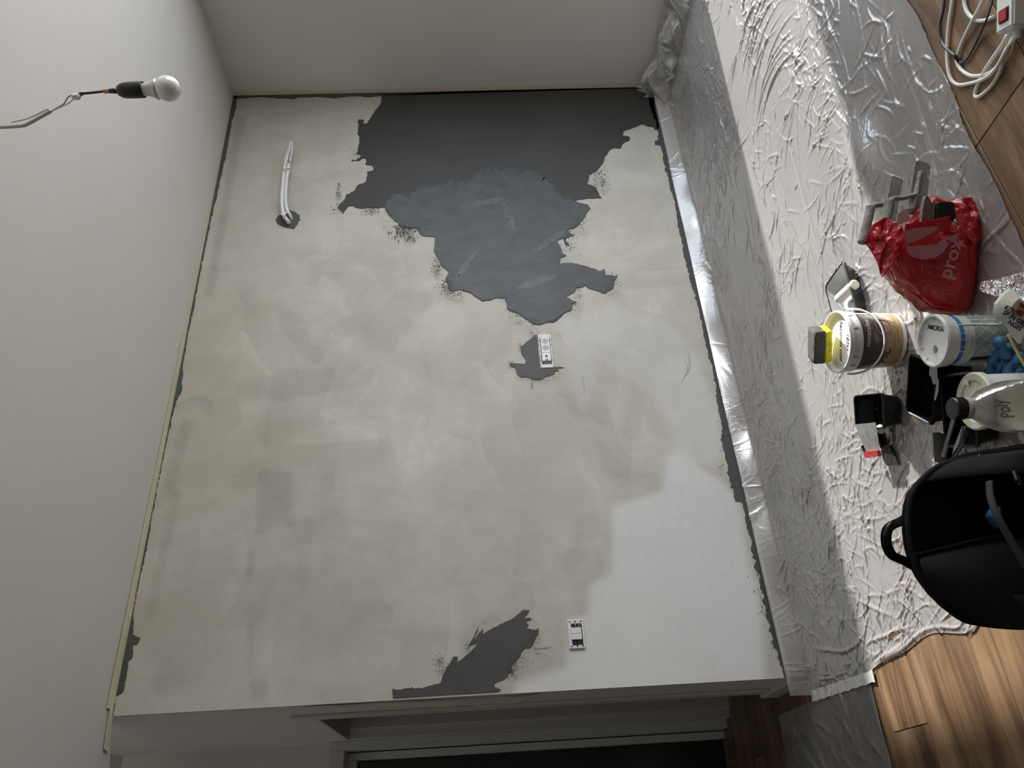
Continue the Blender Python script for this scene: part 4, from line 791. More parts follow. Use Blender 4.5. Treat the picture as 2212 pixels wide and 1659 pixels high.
# ------------------------------------------------------------------ roller tray with roller
TA, TB, TD = fl(1821, 564, .046), fl(1783, 620, .046), fl(1852, 677, .046)
def tray(par, A_, B_, D_, h, m_out, m_in, wall=.003, taper=.82):
    """open tray: rim corners A (origin), B (second corner along the short side), D along the long side"""
    C_ = B_ + (D_ - A_); ring = [A_, B_, C_, D_]; cen = sum(ring, Vector()) / 4
    def sub(rg, n=6):
        out = []
        for i in range(4):
            p, q = rg[i], rg[(i + 1) % 4]
            for j in range(n): t_ = j / n; out.append(p.lerp(q, t_))
        return out
    def rnd(rg, r_=.14):
        out = []
        for i in range(4):
            p, a, b = rg[i], rg[i - 1], rg[(i + 1) % 4]
            for t_ in (0, .25, .5, .75, 1): 
                a1 = p.lerp(a, r_ * (1 - t_) ** 2); b1 = p.lerp(b, r_ * t_ ** 2); out.append(a1 + b1 - p)
        return out
    rim_o = rnd([cen + (p - cen) * 1.06 for p in ring], .12); rim = rnd(ring, .12); bot = rnd([cen + (p - cen) * taper - Vector((0, 0, h)) for p in ring], .2)
    inn = rnd([cen + (p - cen) * .97 for p in ring], .12); inb = rnd([cen + (p - cen) * (taper - .03) - Vector((0, 0, h - wall)) for p in ring], .2)
    d_ = Vector((0, 0, .003))
    loft('shell', [[p - Vector((0, 0, .006)) for p in rim_o], rim_o, [p + d_ for p in rim], rim, bot][0:3] + [inn], m_out, par, cap0=False, cap1=False, smooth=False)
    loft('outer_wall', [[p - Vector((0, 0, .005)) for p in rim_o], [p - Vector((0, 0, .004)) for p in rim], bot], m_out, par, cap0=False, cap1=True, smooth=False)
    loft('inner_wall', [inn, inb], m_in, par, cap0=False, cap1=True, smooth=False)
    return cen
tr_ = thing('roller_tray', 'black roller tray coated inside with grey paint behind the gold labelled tub', 'paint tray', tuple(Vector((.88, -1.12, 0))))
tcen = tray(tr_, TA, TB, TD, .040, M_BLACK, M_LGREY, taper=.84)
TC = TB + (TD - TA)
for q in range(26):
    p0 = TA.lerp(TB, q / 26 + rr.random() * .03) if q < 12 else TB.lerp(TC, (q - 12) / 14 + rr.random() * .03); s_ = .002 + rr.random() * .004
    mesh('paint_smear', [p0 + Vector((rr.uniform(-s_, s_), rr.uniform(-s_, s_), .0038)) for _ in range(3)] + [p0 + Vector((0, -s_, .0036))], [(0, 1, 2), (0, 2, 3)], rr.choice((M_LGREY, M_INK)), tr_)
for (f0, f1, g0, g1) in ((.15, .55, .74, .95), (.30, .62, .30, .36), (.35, .6, .50, .56)):
    def tp_(f, g, dz=.0): 
        q = TA + (TB - TA) * f + (TD - TA) * g; q = tcen + (q - tcen) * .80; return Vector((q.x, q.y, .0110 + dz))
    P = [tp_(f0, g0), tp_(f1, g0 + .03), tp_((f0 + f1) / 2 + .08, (g0 + g1) / 2), tp_(f1 - .03, g1), tp_(f0 + .02, g1 - .02), tp_(f0 + .06, (g0 + g1) / 2)]
    mesh('dark_streak', P, [tuple(range(6))], M_BLACKG, tr_)
ro = thing('paint_roller', 'small cream foam roller lying in the roller tray', 'paint roller', tuple(tcen))
ra_, rb_ = fl(1811, 647, .034), fl(1842, 618, .034)
ax = (rb_ - ra_).normalized(); lathe('roller_sleeve', ra_, [(.001, -.004), (.010, -.002), (.0145, .004), (.0150, .010), (.0150, (rb_ - ra_).length + .012), (.010, (rb_ - ra_).length + .016)], mat('cream_foam', (.66, .63, .56), .9, var=.12, scale=60, bump=.5, bscale=500), ro, axis=ax, n=28, cap1=True)
tube('roller_arm', [ra_ - ax * .006, ra_ - ax * .014 + Vector((0, 0, -.004)), fl(1822, 668, .030), fl(1838, 668, .034), fl(1850, 690, .040)], .0025, M_STEEL, ro)
tube('handle', [fl(1850, 690, .040), fl(1858, 712, .044)], .006, M_WPLAS, ro)
# ------------------------------------------------------------------ red carrier bag with trowels
FB = Fr(.655, -1.555); bag = thing('carrier_bag', 'glossy red plastic carrier bag with white print, full of plastering tools', 'bag', tuple(FB.o))
M_BAG = mat('red_bag_film', (.56, .012, .022), .26, var=.25, scale=7, bump=.5, bscale=16, sss=.0, coat=.5)
nt = M_BAG.node_tree; b_ = nt.nodes['Principled BSDF']; tl_ = nt.nodes.new('ShaderNodeBsdfTranslucent'); tl_.inputs[0].default_value = (.75, .03, .03, 1); mxs = nt.nodes.new('ShaderNodeMixShader'); mxs.inputs[0].default_value = .22
nt.links.new(b_.outputs[0], mxs.inputs[1]); nt.links.new(tl_.outputs[0], mxs.inputs[2]); nt.links.new(mxs.outputs[0], nt.nodes['Material Output'].inputs[0])
def bagring(lx, ly, rx, ry, depth, zoff=0.0, n=48, sharp=.75, wob=0.0, seed=0, dip=0.0, b0=0.0):
    """ring through picture points (lx,ly) on its left and (rx,ry) on its right, on the bag's own upright plane"""
    L_ = FB.px(lx, ly, b0); R_ = FB.px(rx, ry, b0); c_ = (L_ + R_) / 2; h_ = (R_ - L_) / 2; r_ = random.Random(seed); out = []
    ph = [r_.uniform(0, 6.28) for _ in range(4)]
    for i in range(n):
        a_ = 2 * math.pi * i / n; ca, sa = math.cos(a_), math.sin(a_)
        ca_ = math.copysign(abs(ca) ** sharp, ca); sa_ = math.copysign(abs(sa) ** sharp, sa)
        k_ = 1 + wob * (math.sin(3 * a_ + ph[0]) * .5 + math.sin(7 * a_ + ph[1]) * .35 + math.sin(13 * a_ + ph[2]) * .2)
        out.append(c_ + h_ * ca_ + FB.f * (sa_ * depth * k_) + Vector((0, 0, zoff - dip * abs(sa) ** 2)))
    return out
rings = [bagring(2087, 655, 2087, 478, .050, sharp=.6, seed=1), bagring(2088, 678, 2084, 455, .062, sharp=.65, seed=2, wob=.03), bagring(2050, 680, 2068, 452, .070, wob=.06, seed=3), bagring(2010, 678, 2040, 478, .078, wob=.07, seed=4),
         bagring(1985, 660, 2015, 482, .080, wob=.08, seed=5), bagring(1960, 638, 1995, 488, .078, wob=.09, seed=6), bagring(1935, 615, 1975, 494, .070, wob=.10, seed=7, zoff=-.004), bagring(1912, 590, 1955, 500, .060, wob=.10, seed=8, zoff=-.008), bagring(1897, 556, 1935, 506, .050, wob=.12, seed=9, zoff=-.010)]
# keep the base on the floor
for i, rg in enumerate(rings[:2]):
    for p in rg: p.z = .006 if i == 0 else max(p.z, .010)
rings = [[FB.o * 0 + (sum(rings[0], Vector()) / len(rings[0])).lerp(p, .7) for p in rings[0]]] + rings
for p in rings[0]: p.z = .006
bagb = loft('bag_body', rings, M_BAG, bag, cap0=True, cap1=False, smooth=True, sub=2); solidify(bagb, .0008)
tx = bpy.data.textures.new('crumple', 'CLOUDS'); tx.noise_scale = .045; tx.noise_depth = 3
dm = bagb.modifiers.new('crumple', 'DISPLACE'); dm.texture = tx; dm.strength = .022; dm.mid_level = .5; dm.texture_coords = 'LOCAL'
# crumpled folds round the mouth
def fold(name, pts, bs, par, m, seed=0, amp=.004, sub=2):
    """crumpled flap: outline points in the picture with depth offsets b, fanned around their middle"""
    P = [FB.px(x, y, b_) for (x, y), b_ in zip(pts, bs)]; c_ = sum(P, Vector()) / len(P); r_ = random.Random(seed)
    V = [c_ - FB.f * .010] + P; mid = [c_.lerp(p, .55) - FB.f * (r_.uniform(-.012, .016)) for p in P]; n_ = len(P); V += mid
    F_ = []
    for i in range(n_):
        j = (i + 1) % n_; F_.append((0, 1 + n_ + i, 1 + n_ + j)); F_.append((1 + n_ + i, 1 + i, 1 + j, 1 + n_ + j))
    o_ = mesh(name, V, F_, m, par, True); s_ = o_.modifiers.new('sub', 'SUBSURF'); s_.levels = s_.render_levels = sub; s_.subdivision_type = 'SIMPLE'
    d_ = o_.modifiers.new('crumple', 'DISPLACE'); t_ = bpy.data.textures.new('fold', 'CLOUDS'); t_.noise_scale = .014; t_.noise_depth = 2; d_.texture = t_; d_.strength = amp; d_.texture_coords = 'LOCAL'; solidify(o_, .0008); return o_
fold('bag_fold', [(1868, 524), (1873, 503), (1886, 484), (1913, 468), (1925, 475), (1948, 488), (1958, 515), (1945, 548), (1925, 575), (1905, 600), (1892, 560), (1883, 545)], [-.03, -.03, -.035, -.04, -.05, -.07, -.08, -.08, -.078, -.07, -.05, -.04], bag, M_BAG, 1, .012, 3)
fold('bag_fold', [(2050, 436), (2068, 427), (2098, 426), (2108, 440), (2116, 470), (2120, 515), (2105, 530), (2085, 505), (2065, 475)], [-.02, -.03, -.04, -.045, -.055, -.065, -.075, -.07, -.05], bag, M_BAG, 2, .010, 3)
fold('bag_fold', [(1958, 483), (1978, 455), (1995, 432), (2005, 424), (2025, 424), (2045, 436), (2038, 441), (2005, 441), (1990, 452), (1975, 468), (1962, 490)], [-.02, .02, .05, .06, .06, .05, .05, .04, .02, 0, -.03], bag, M_BAG, 3, .006, 2)
fold('bag_back', [(1992, 440), (2005, 424), (2025, 424), (2045, 434), (2075, 426), (2098, 428), (2112, 460), (2116, 520), (2090, 540), (2040, 520), (1985, 505), (1955, 485)], [.05, .06, .06, .05, .04, .03, .0, -.02, .0, .03, .04, .05], bag, M_BAG, 6, .010, 3)
ff = fold('bag_front_flap', [(1955, 484), (1985, 480), (2020, 474), (2052, 466), (2053, 500), (2073, 503), (2066, 530), (2040, 560), (2000, 562), (1965, 552), (1952, 520)], [-.086, -.090, -.090, -.086, -.092, -.090, -.092, -.092, -.092, -.090, -.088], bag, M_BAG, 4, .004, 2)
M_PINK = mat('pink_print', (.55, .22, .27), .35, var=.1)
LG = [(1955, 502), (1958, 498), (1975, 493), (2000, 490), (2020, 489), (2032, 496), (2038, 505), (2020, 512), (2012, 525), (1998, 527), (1964, 532), (1958, 528), (1956, 515)]
def prt(name, pts, m, b_=-.1045): return mesh(name, [FB.px(x, y, b_) for x, y in pts], [tuple(t_) for t_ in tessellate_polygon([[Vector((x, y, 0)) for x, y in pts]])], m, bag)
prt('printed_logo', LG, M_PINK)
prt('printed_logo', [(1962, 526), (2010, 525), (2030, 520), (2071, 503), (2068, 516), (2050, 526), (2038, 545), (2020, 556), (1995, 561), (1972, 556), (1960, 545), (1957, 534)], M_PINK)
prt('printed_logo', [(1985, 519), (2028, 494), (2035, 498), (2018, 512), (2026, 517), (2026, 527), (1964, 532), (1962, 527)], mat('red_print', (.60, .02, .03), .35), -.1055)
# lettering follows a slanting baseline up the bag front
bl0 = FB.px(2052, 602, -.102); bl1 = FB.px(2074, 532, -.102); dirx = (bl1 - bl0).normalized(); nrm = -FB.f; diry = (FB.px(2030, 590, -.102) - bl0); diry = (diry - dirx * diry.dot(dirx)).normalized()
text('printed_lettering', 'prox', .046, lambda x_, y_: bl0 + dirx * (x_ + .042) + diry * y_ - FB.f * .004, M_PINK, bag, bold=.0008)
# trowels
def rodp(pts, b): return [FB.px(x, y, bb_) for (x, y), bb_ in zip(pts, b if isinstance(b, (list, tuple)) else [b] * len(pts))]
tw = thing('trowel', 'plasterer trowel with broad grey blade, rightmost tool sticking out of the red bag', 'trowel', tuple(FB.px(1985, 440)))
plate('blade', rodp([(1977, 350), (1984, 347), (2003, 353), (2009, 360), (2008, 372), (1998, 470), (1960, 462)], [.055, .055, .060, .060, .060, .03, .03]), -FB.f, .0016, M_STEEL, tw)
tube('mount', rodp([(1990, 371), (1984, 398), (1978, 425), (1968, 455)], [.045, .040, .030, .015]), .0068, M_PLASTER, tw, n=12)
tube('arm', rodp([(1977, 422), (1966, 424), (1950, 428), (1931, 429), (1920, 436)], [.030, .024, .014, .004, -.004]), lambda t: .0070 - .0015 * math.sin(math.pi * t), M_PLASTER, tw, n=12)
tube('handle', rodp([(1921, 434), (1919, 450), (1914, 472), (1909, 492)], [-.004, -.010, -.020, -.030]), .0122, M_PLASTERD, tw, n=14, squash=.8)
tw2 = thing('trowel', 'plasterer trowel with a crusted grey handle, leftmost tool sticking out of the red bag', 'trowel', tuple(FB.px(1900, 470)))
plate('blade', rodp([(1926, 381), (1930, 380), (1946, 386), (1949, 390), (1946, 410), (1934, 480), (1908, 470)], [.075, .075, .080, .080, .078, .03, .03]), -FB.f, .0016, M_STEEL, tw2)
tube('mount', rodp([(1928, 415), (1922, 440), (1918, 460)], [.066, .058, .05]), .006, M_PLASTER, tw2, n=12)
tube('arm', rodp([(1916, 440), (1905, 442), (1890, 444), (1877, 450)], [.05, .04, .028, .018]), .0062, M_PLASTER, tw2, n=12)
tube('handle', rodp([(1880, 447), (1876, 470), (1870, 495), (1863, 525)], [.018, .010, .002, -.008]), .0105, M_PLASTER, tw2, n=14)
ct = thing('comb', 'white toothed plastic spreader between the trowels in the red bag', 'spreader', tuple(FB.px(1950, 460)))
plate('comb_plate', rodp([(1938, 462), (1962, 448), (1965, 475), (1935, 490)], .02), -FB.f, .0015, M_WPLAS, ct)
for q in range(4): tube('tooth', rodp([(1955, 452 + q * 4.5 + 2), (1941, 440 + q * 5.5)], .02), .0013, M_WPLAS, ct, k=1, n=6)
sg = thing('pumice_file', 'pointed pinkish grey abrasive block standing in the red bag', 'abrasive block', tuple(FB.px(1995, 460)))
prof_p = [(1996, 424), (2001, 428), (2006, 440), (2008, 455), (2006, 482), (1984, 490), (1986, 460), (1989, 440), (1992, 428)]
plate('block', rodp(prof_p, -.045), -FB.f, .012, mat('pumice', (.27, .22, .22), .95, var=.45, scale=120, bump=1, bscale=400), sg)
plate('slot', rodp([(1993, 452), (1994.5, 452), (1994, 457), (1992.5, 457)], -.058), -FB.f, .0006, M_INK, sg); plate('slot', rodp([(1993, 471), (1994.5, 471), (1994, 476), (1992.5, 476)], -.058), -FB.f, .0006, M_INK, sg)
sb = thing('sanding_block', 'dark grey rectangular sanding sponge standing in the red bag', 'sanding block', tuple(FB.px(2030, 460)))
bm = bmesh.new(); q8 = rodp([(2010, 440), (2052, 437), (2054, 478), (2008, 482)], -.030); hexa(bm, q8 + [p - FB.f * .022 for p in q8]); bmesh.ops.bevel(bm, geom=list(bm.edges), offset=.004, segments=3, affect='EDGES'); bmobj('block', bm, mat('sanding_grit', (.022, .026, .026), .95, var=.4, scale=200, bump=.9, bscale=900), sb, True, .9)
# ------------------------------------------------------------------ black trough by the sun edge, with filling knives
bt = thing('trough', 'small black plastic trough with a filling knife across it, nearest the sunlit edge', 'trough', tuple(fl(1920, 890)))
RA = fl(1845, 856, .064); RB = fl(1850, 925, .064); RD = fl(1905, 850, .064)
tray(bt, RA, RB, RD, .058, M_BLACKG, M_BLACKG, taper=.86)
RC = RB + RD - RA
ins = [RA.lerp(RB, .15).lerp(RD.lerp(RC, .15), .25), RA.lerp(RB, .9).lerp(RD.lerp(RC, .9), .25), RA.lerp(RB, .9).lerp(RD.lerp(RC, .9), .62), RA.lerp(RB, .15).lerp(RD.lerp(RC, .15), .62)]
mesh('dried_residue', [fl(1859, 864, .056), fl(1886, 862, .019), fl(1888, 910, .019), fl(1861, 914, .056)], [(0, 1, 2, 3)], mat('dried_dark_paint', (.05, .058, .058), .5, var=.3, scale=40), bt)
fk = thing('filling_knife', 'steel filling knife with a red handle tip resting on the black trough', 'filling knife', tuple(fl(1875, 940, .07)))
zk = .0685
plate('blade', [fl(1848, 917, zk), fl(1892, 912, zk), fl(1898, 948, zk - .006), fl(1899, 976, zk - .014), fl(1873, 977, zk - .014), fl(1856, 940, zk - .004)], (0, 0, 1), .0012, M_STEEL, fk)
plate('bolster', [fl(1872, 976, zk - .012), fl(1902, 973, zk - .012), fl(1904, 985, zk - .018), fl(1876, 989, zk - .018)], (0, 0, 1), .010, mat('red_knife_end', (.60, .04, .05), .5, col2=(.75, .70, .68), scale=35, thr=(.30, .40)), fk)
tube('handle', [fl(1862, 962, zk - .010), fl(1867, 974, zk - .014), fl(1872, 981, zk - .016)], .004, M_INK, fk)
fk2 = thing('filling_knife', 'paint-crusted flexible knife lying on the sheet below the red tipped knife', 'filling knife', tuple(fl(1920, 985)))
plate('blade', [fl(1905, 962, .014), fl(1921, 961, .014), fl(1934, 985, .010), fl(1941, 1005, .008), fl(1918, 1006, .010), fl(1905, 990, .014)], (.1, 0, 1), .002, mat('crusted_blade', (.30, .30, .28), .6, col2=(.05, .05, .05), scale=30, thr=(.42, .50)), fk2)
tube('handle', [fl(1896, 938, .012), fl(1903, 950, .012), fl(1908, 966, .014)], .009, M_BLACK, fk2)
tube('cream_tip', [fl(1900, 922, .05), fl(1904, 932, .04)], .009, mat('cream_tip', (.66, .66, .60), .4), fk2)
# ------------------------------------------------------------------ upright trough and flat trough
b1 = thing('trough', 'tilted deep black trough with dried grey paint on its rim beside the scrawled white tub', 'trough', tuple(fl(1990, 840)))
A_ = fl(1966, 765, .105); B_ = fl(1958, 888, .075); D_ = fl(2024, 790, .085)
tray(b1, A_, B_, D_, .074, M_BLACKG, M_BLACKG, taper=.90)
G = [(2009, 784), (2024, 787), (2025, 815), (2022, 830), (2015, 830), (2012, 815), (2007, 810)]
mesh('paint_skin', [fl(x, y, .088 - .0001 * (y - 784)) for x, y in G], [tuple(range(len(G)))], mat('light_grey_skin', (.22, .225, .22), .4, var=.15, scale=40), b1)
mesh('paint_skin', [fl(x, y, .092) for x, y in ((2025, 817), (2028, 820), (2027, 845), (2021, 866), (2018, 862), (2021, 840))], [tuple(range(6))], M_GREYPAINT, b1)
b2 = thing('trough', 'flat wide black trough lying behind the cap of the clear bottle', 'trough', tuple(fl(2070, 880)))
tray(b2, fl(2031, 815, .062), fl(2043, 962, .062), fl(2098, 806, .062), .052, M_BLACK, M_BLACKG, taper=.9)
b3 = thing('trough', 'black trough lying on its side in front of the scrawled white tub', 'trough', tuple(fl(2060, 800)))
tray(b3, fl(2034, 786, .050), fl(2030, 808, .050), fl(2070, 790, .050), .036, M_BLACK, M_BLACKG, taper=.85)
# spatulas and black board
bo = thing('float_board', 'black crusted rubber float leaning beside the backpack', 'float', tuple(fl(2050, 960)))
plate('pad', [fl(2028, 934, .03), fl(2032, 997, .03), fl(2056, 1003, .03), (fl(2064, 945, .03))], (0, 0, 1), .016, mat('crusted_rubber', (.007, .007, .007), .95, spec=.15, var=.6, scale=140, bump=1, bscale=500), bo)
s1 = thing('spatula', 'thin green-grey metal bar leaning on the flat trough', 'spatula', tuple(fl(2045, 950, .07)))
plate('bar', [fl(2058, 905, .072), fl(2066, 907, .072), fl(2043, 988, .055), fl(2036, 986, .055)], (0, 0, 1), .004, mat('green_grey_metal', (.16, .19, .18), .4, metal=.4, var=.5, scale=60), s1)
s2 = thing('putty_spreader', 'pointed pale plastered spatula blade below the clear bottle', 'spatula', tuple(fl(2075, 960, .08)))
plate('blade', [fl(2081, 920, .085), fl(2088, 921, .085), fl(2080, 960, .078), (fl(2063, 987, .07)), fl(2058, 993, .07), fl(2062, 968, .075)], (0, 0, 1), .003, mat('pale_plaster', (.40, .40, .39), .8, var=.4, scale=70, bump=.5), s2)
plate('spine', [fl(2088, 921, .080), fl(2096, 923, .078), fl(2084, 960, .072), (fl(2070, 982, .066)), fl(2063, 987, .068), fl(2080, 960, .074)], (0, 0, 1), .010, mat('dark_plaster', (.10, .10, .10), .8, var=.4, scale=70), s2)
# ------------------------------------------------------------------ rear tub with taped rim, bottle
C3 = Vector((.285, -1.56, .005)); F3 = Fr(C3.x, C3.y); r3 = lambda z_: .060
t3 = thing('paint_tub', 'white tub with cream taped rim half hidden behind the clear bottle', 'paint tub', tuple(C3))
lathe('body', C3, [(.001, 0), (.056, 0), (.060, .004), (.060, .110)], M_WPLAS, t3, n=60)
M_CRIM = mat('cream_rim', (.62, .62, .47), .5, col2=(.72, .73, .66), scale=26, thr=(.45, .55))
lathe('lid', C3, [(.061, .098), (.0655, .100), (.0660, .112), (.062, .1150), (.048, .1135), (.046, .110), (.001, .110)], M_CRIM, t3, n=60)
mesh('paper_scrap', [C3 + F3.r * a_ + F3.f * b_ + Vector((0, 0, .1145 + .001 * k_)) for k_, (a_, b_) in enumerate(((.036, .014), (.050, .012), (.052, .026), (.040, .028)))], [(0, 1, 2, 3)], M_WPLAS, t3)
FBt = Fr(.137, -1.812); bo2 = thing('bottle', 'clear square plastic bottle with black cap and cloudy liquid inside', 'bottle', tuple(FBt.o))
def sq(hw, hd, z_, ch=.22, n=6):
    P = rrect(hw, hd, min(hw, hd) * ch, n); return [FBt.p(a_, b_, z_) for a_, b_ in P]
def circ(r_, z_, n=24):
    return [FBt.p(r_ * math.cos((i / n) * math.tau + math.pi * 0.0), r_ * math.sin((i / n) * math.tau), z_) for i in range(n)]
M_PET = film_mat('clear_pet', .10, tint=(.75, .75, .68), rough=.10, scale=12, bumpk=.2, gl=.75)
M_LIQ = mat('cloudy_liquid', (.42, .40, .30), .3, col2=(.30, .28, .20), scale=9, thr=(.3, .7))
loft('bottle_shell', [sq(.050, .050, .006), sq(.053, .053, .012), sq(.053, .053, .09), sq(.0515, .0515, .10), sq(.053, .053, .11), sq(.053, .053, .185), sq(.050, .050, .20), sq(.036, .036, .235, .6), sq(.022, .022, .252, .95), sq(.0185, .0185, .262, .99), sq(.0185, .0185, .275, .99)], M_PET, bo2, cap1=False, smooth=True, angle=.5)
loft('liquid', [sq(.048, .048, .010), sq(.0505, .0505, .014), sq(.0505, .0505, .185), sq(.048, .048, .196)], M_LIQ, bo2, smooth=True, angle=.5)
lathe('neck_ring', FBt.p(0, 0, .258), [(.0185, 0), (.0215, .001), (.0215, .005), (.0185, .006)], mat('neck_ring', (.45, .45, .42), .2), bo2)
cpb = lathe('cap', FBt.p(0, 0, .267), [(.0215, 0), (.0222, .002), (.0222, .0135), (.0205, .0155), (.001, .0156)], M_BLACK, bo2, n=60)
for q in range(30):
    a_ = q * math.tau / 30; d_ = Vector((math.cos(a_), math.sin(a_), 0)); e_ = Vector((-d_.y, d_.x, 0)); o_ = FBt.p(0, 0, .268)
    mesh('ridge', [o_ + d_ * .0221 + e_ * .0008, o_ + d_ * .0221 - e_ * .0008, o_ + d_ * .0229, o_ + d_ * .0221 + e_ * .0008 + Vector((0, 0, .012)), o_ + d_ * .0221 - e_ * .0008 + Vector((0, 0, .012)), o_ + d_ * .0229 + Vector((0, 0, .012))], [(0, 2, 5, 3), (2, 1, 4, 5), (3, 5, 4)], M_BLACK, cpb)
text('handwriting', 'Poly', .022, lambda x_, y_: FBt.p(-.004 + x_ * .94 - y_ * .34, -.0415 + (y_ + x_ * .2) * .55, .222 + y_ * .75 + x_ * .30), mat('faded_marker', (.20, .20, .18), .6), bo2, bold=.0005, shear=.3)
bo2.scale = (.86, .86, 1.25); t3.scale = (.93, .93, 1)
# ------------------------------------------------------------------ gloves, sponge pack, stick
def crumple(name, F, blobs, m, par, seed, amp=.012, ns=.03):
    """a crumpled soft thing built as pinched sheets"""
    r_ = random.Random(seed)
    for k_, (a_, b_, z_, ra, rb, rz, rot) in enumerate(blobs):
        bm = bmesh.new(); bmesh.ops.create_icosphere(bm, subdivisions=4, radius=1.0)
        for v in bm.verts:
            d_ = v.co.copy(); s_ = 1 + .30 * math.sin(5 * d_.x + 3 * d_.z + seed) * math.cos(4 * d_.y + k_) - .30 * abs(math.sin(9 * d_.y + 7 * d_.x + k_)) + .08 * abs(math.sin(17 * d_.z + 6 * d_.x))
            x_, y_, zz = d_.x * ra * s_, d_.y * rb * s_, d_.z * rz * s_; c_, q_ = math.cos(rot), math.sin(rot)
            v.co = F.p(a_ + x_ * c_ - y_ * q_, b_ + x_ * q_ + y_ * c_, max(.005, z_ + zz))
        bmobj(name, bm, m, par, True, .7)
FG = Fr(.375, -1.555)
gv = thing('gloves', 'crumpled blue nitrile gloves on the floor between the tubs and the bottle', 'gloves', tuple(FG.o))
M_BLUEG = mat('blue_nitrile', (.05, .20, .42), .55, var=.35, scale=24, bump=.6, bscale=60)
def strapg(pts, w_, m, par, F=FG, name='glove_fold', tw_=0.0):
    P = smooth_path([F.p(*p) for p in pts], 6); V = []
    for i, p in enumerate(P):
        t_ = (P[min(i + 1, len(P) - 1)] - P[max(i - 1, 0)]).normalized(); s_ = t_.cross(Vector((0, 0, 1)) + F.f * -.7 + F.r * tw_).normalized() * w_ * (.75 + .25 * math.sin(i * .9)); V += [p - s_, p + s_ * .3 + Vector((0, 0, .004)), p + s_]
    for v_ in V: v_.z = max(v_.z, .006)
    o_ = mesh(name, V, [f for i in range(len(P) - 1) for f in ((3 * i, 3 * i + 1, 3 * i + 4, 3 * i + 3), (3 * i + 1, 3 * i + 2, 3 * i + 5, 3 * i + 4))], m, par, True); solidify(o_, .0012); return o_
crumple('glove', FG, [(-.005, .0, .020, .040, .032, .024, .3), (-.035, .02, .014, .028, .024, .016, .9), (.018, -.010, .022, .028, .022, .020, -.4), (-.012, -.035, .016, .034, .018, .016, .1)], M_BLUEG, gv, 3)
strapg([(-.03, .01, .03), (.0, .0, .045), (.03, -.02, .040), (.035, -.045, .02)], .012, M_BLUEG, gv); strapg([(.01, -.03, .03), (.04, -.04, .045), (.05, -.02, .05), (.04, .01, .03)], .014, M_BLUEG, gv); strapg([(-.05, -.01, .008), (-.03, -.03, .03), (0, -.04, .028), (.02, -.06, .01)], .011, M_BLUEG, gv)
FP = Fr(.455, -1.735)
pk = thing('sponge_pack', 'pale sponge packaging printed with bold black words beside the paint tubs', 'packaging', tuple(FP.o))
def prt2(F, pts, b_): return [F.px(x, y, b_) for x, y in pts]
PO = [(2154, 656), (2166, 640), (2178, 628), (2184, 624), (2194, 630), (2206, 640), (2225, 640), (2250, 680), (2240, 730), (2205, 742), (2200, 735), (2190, 722), (2176, 700), (2160, 688), (2153, 675)]
V = prt2(FP, PO, 0.0); n_ = len(V); cc = sum(V, Vector()) / n_
vsA = [cc - FP.f * .022] + V + [cc.lerp(p, .6) - FP.f * .020 for p in V] + [p + FP.f * .010 for p in V] + [cc + FP.f * .03]
fA = []
for i in range(n_):
    j = (i + 1) % n_; fA += [(0, 1 + n_ + i, 1 + n_ + j), (1 + n_ + i, 1 + i, 1 + j, 1 + n_ + j), (1 + i, 1 + 2 * n_ + i, 1 + 2 * n_ + j, 1 + j), (1 + 2 * n_ + i, 1 + 3 * n_, 1 + 2 * n_ + j)]
for v_ in vsA: v_.z = max(v_.z, .006)
o = mesh('wrapper', vsA, fA, mat('wrapper_film', (.60, .64, .70), .3, col2=(.64, .63, .50), scale=9, thr=(.42, .5)), pk, True); o.data.set_sharp_from_angle(angle=.6)
pd = prt2(FP, [(2170, 675), (2212, 700)], -.026); dX = (pd[1] - pd[0]).normalized(); dY = dX.cross(-FP.f) * -1
if dY.dot(FP.px(2185, 660, -.026) - pd[0]) < 0: dY = -dY
def pmap(x0, y0, off=-.027, dirpts=None):
    o_ = FP.px(x0, y0, off); return lambda x_, y_: o_ + dX * x_ + dY * y_
for wd_, (x0, y0), s_ in (('KITC', (2181, 674), .0128), ('SP IN GRIP', (2191, 693), .0128), ('NGES', (2190, 707), .0128)):
    text('printed_words', wd_, s_, pmap(x0, y0), M_INK, pk, bold=.0005, shear=.15)
plate('brand_patch', prt2(FP, [(2204, 652), (2222, 666), (2205, 686), (2193, 676)], -.0275), -FP.f, .0005, mat('rust_print', (.30, .05, .03), .5), pk)
text('printed_words', 'ORNY', .0075, (lambda o_: (lambda x_, y_: o_ + dX * x_ + dY * y_))(FP.px(2206, 671, -.0290)), M_LW, pk)
# clear film bag around the pack
cbg = thing('clear_bag', 'crinkled transparent plastic bag lying beside the red carrier bag', 'plastic bag', tuple(fl(2170, 600)))
r_ = random.Random(8); vs_ = []; fs_ = []
OUT = [(2108, 613), (2128, 607), (2160, 600), (2190, 592), (2240, 580), (2280, 640), (2260, 720), (2180, 745), (2158, 720), (2148, 695), (2140, 662), (2142, 640), (2130, 622), (2112, 626)]
nO = len(OUT)
for ring, (kk, zz) in enumerate(((1.0, .010), (.8, .035), (.55, .05), (.25, .055))):
    cxp, cyp = 2190, 655
    for x, y in OUT:
        p = fl(cxp + (x - cxp) * kk, cyp + (y - cyp) * kk, zz + r_.uniform(-.006, .01)); vs_.append(p)
for ring in range(3):
    for i in range(nO):
        j = (i + 1) % nO; fs_.append((ring * nO + i, ring * nO + j, (ring + 1) * nO + j, (ring + 1) * nO + i))
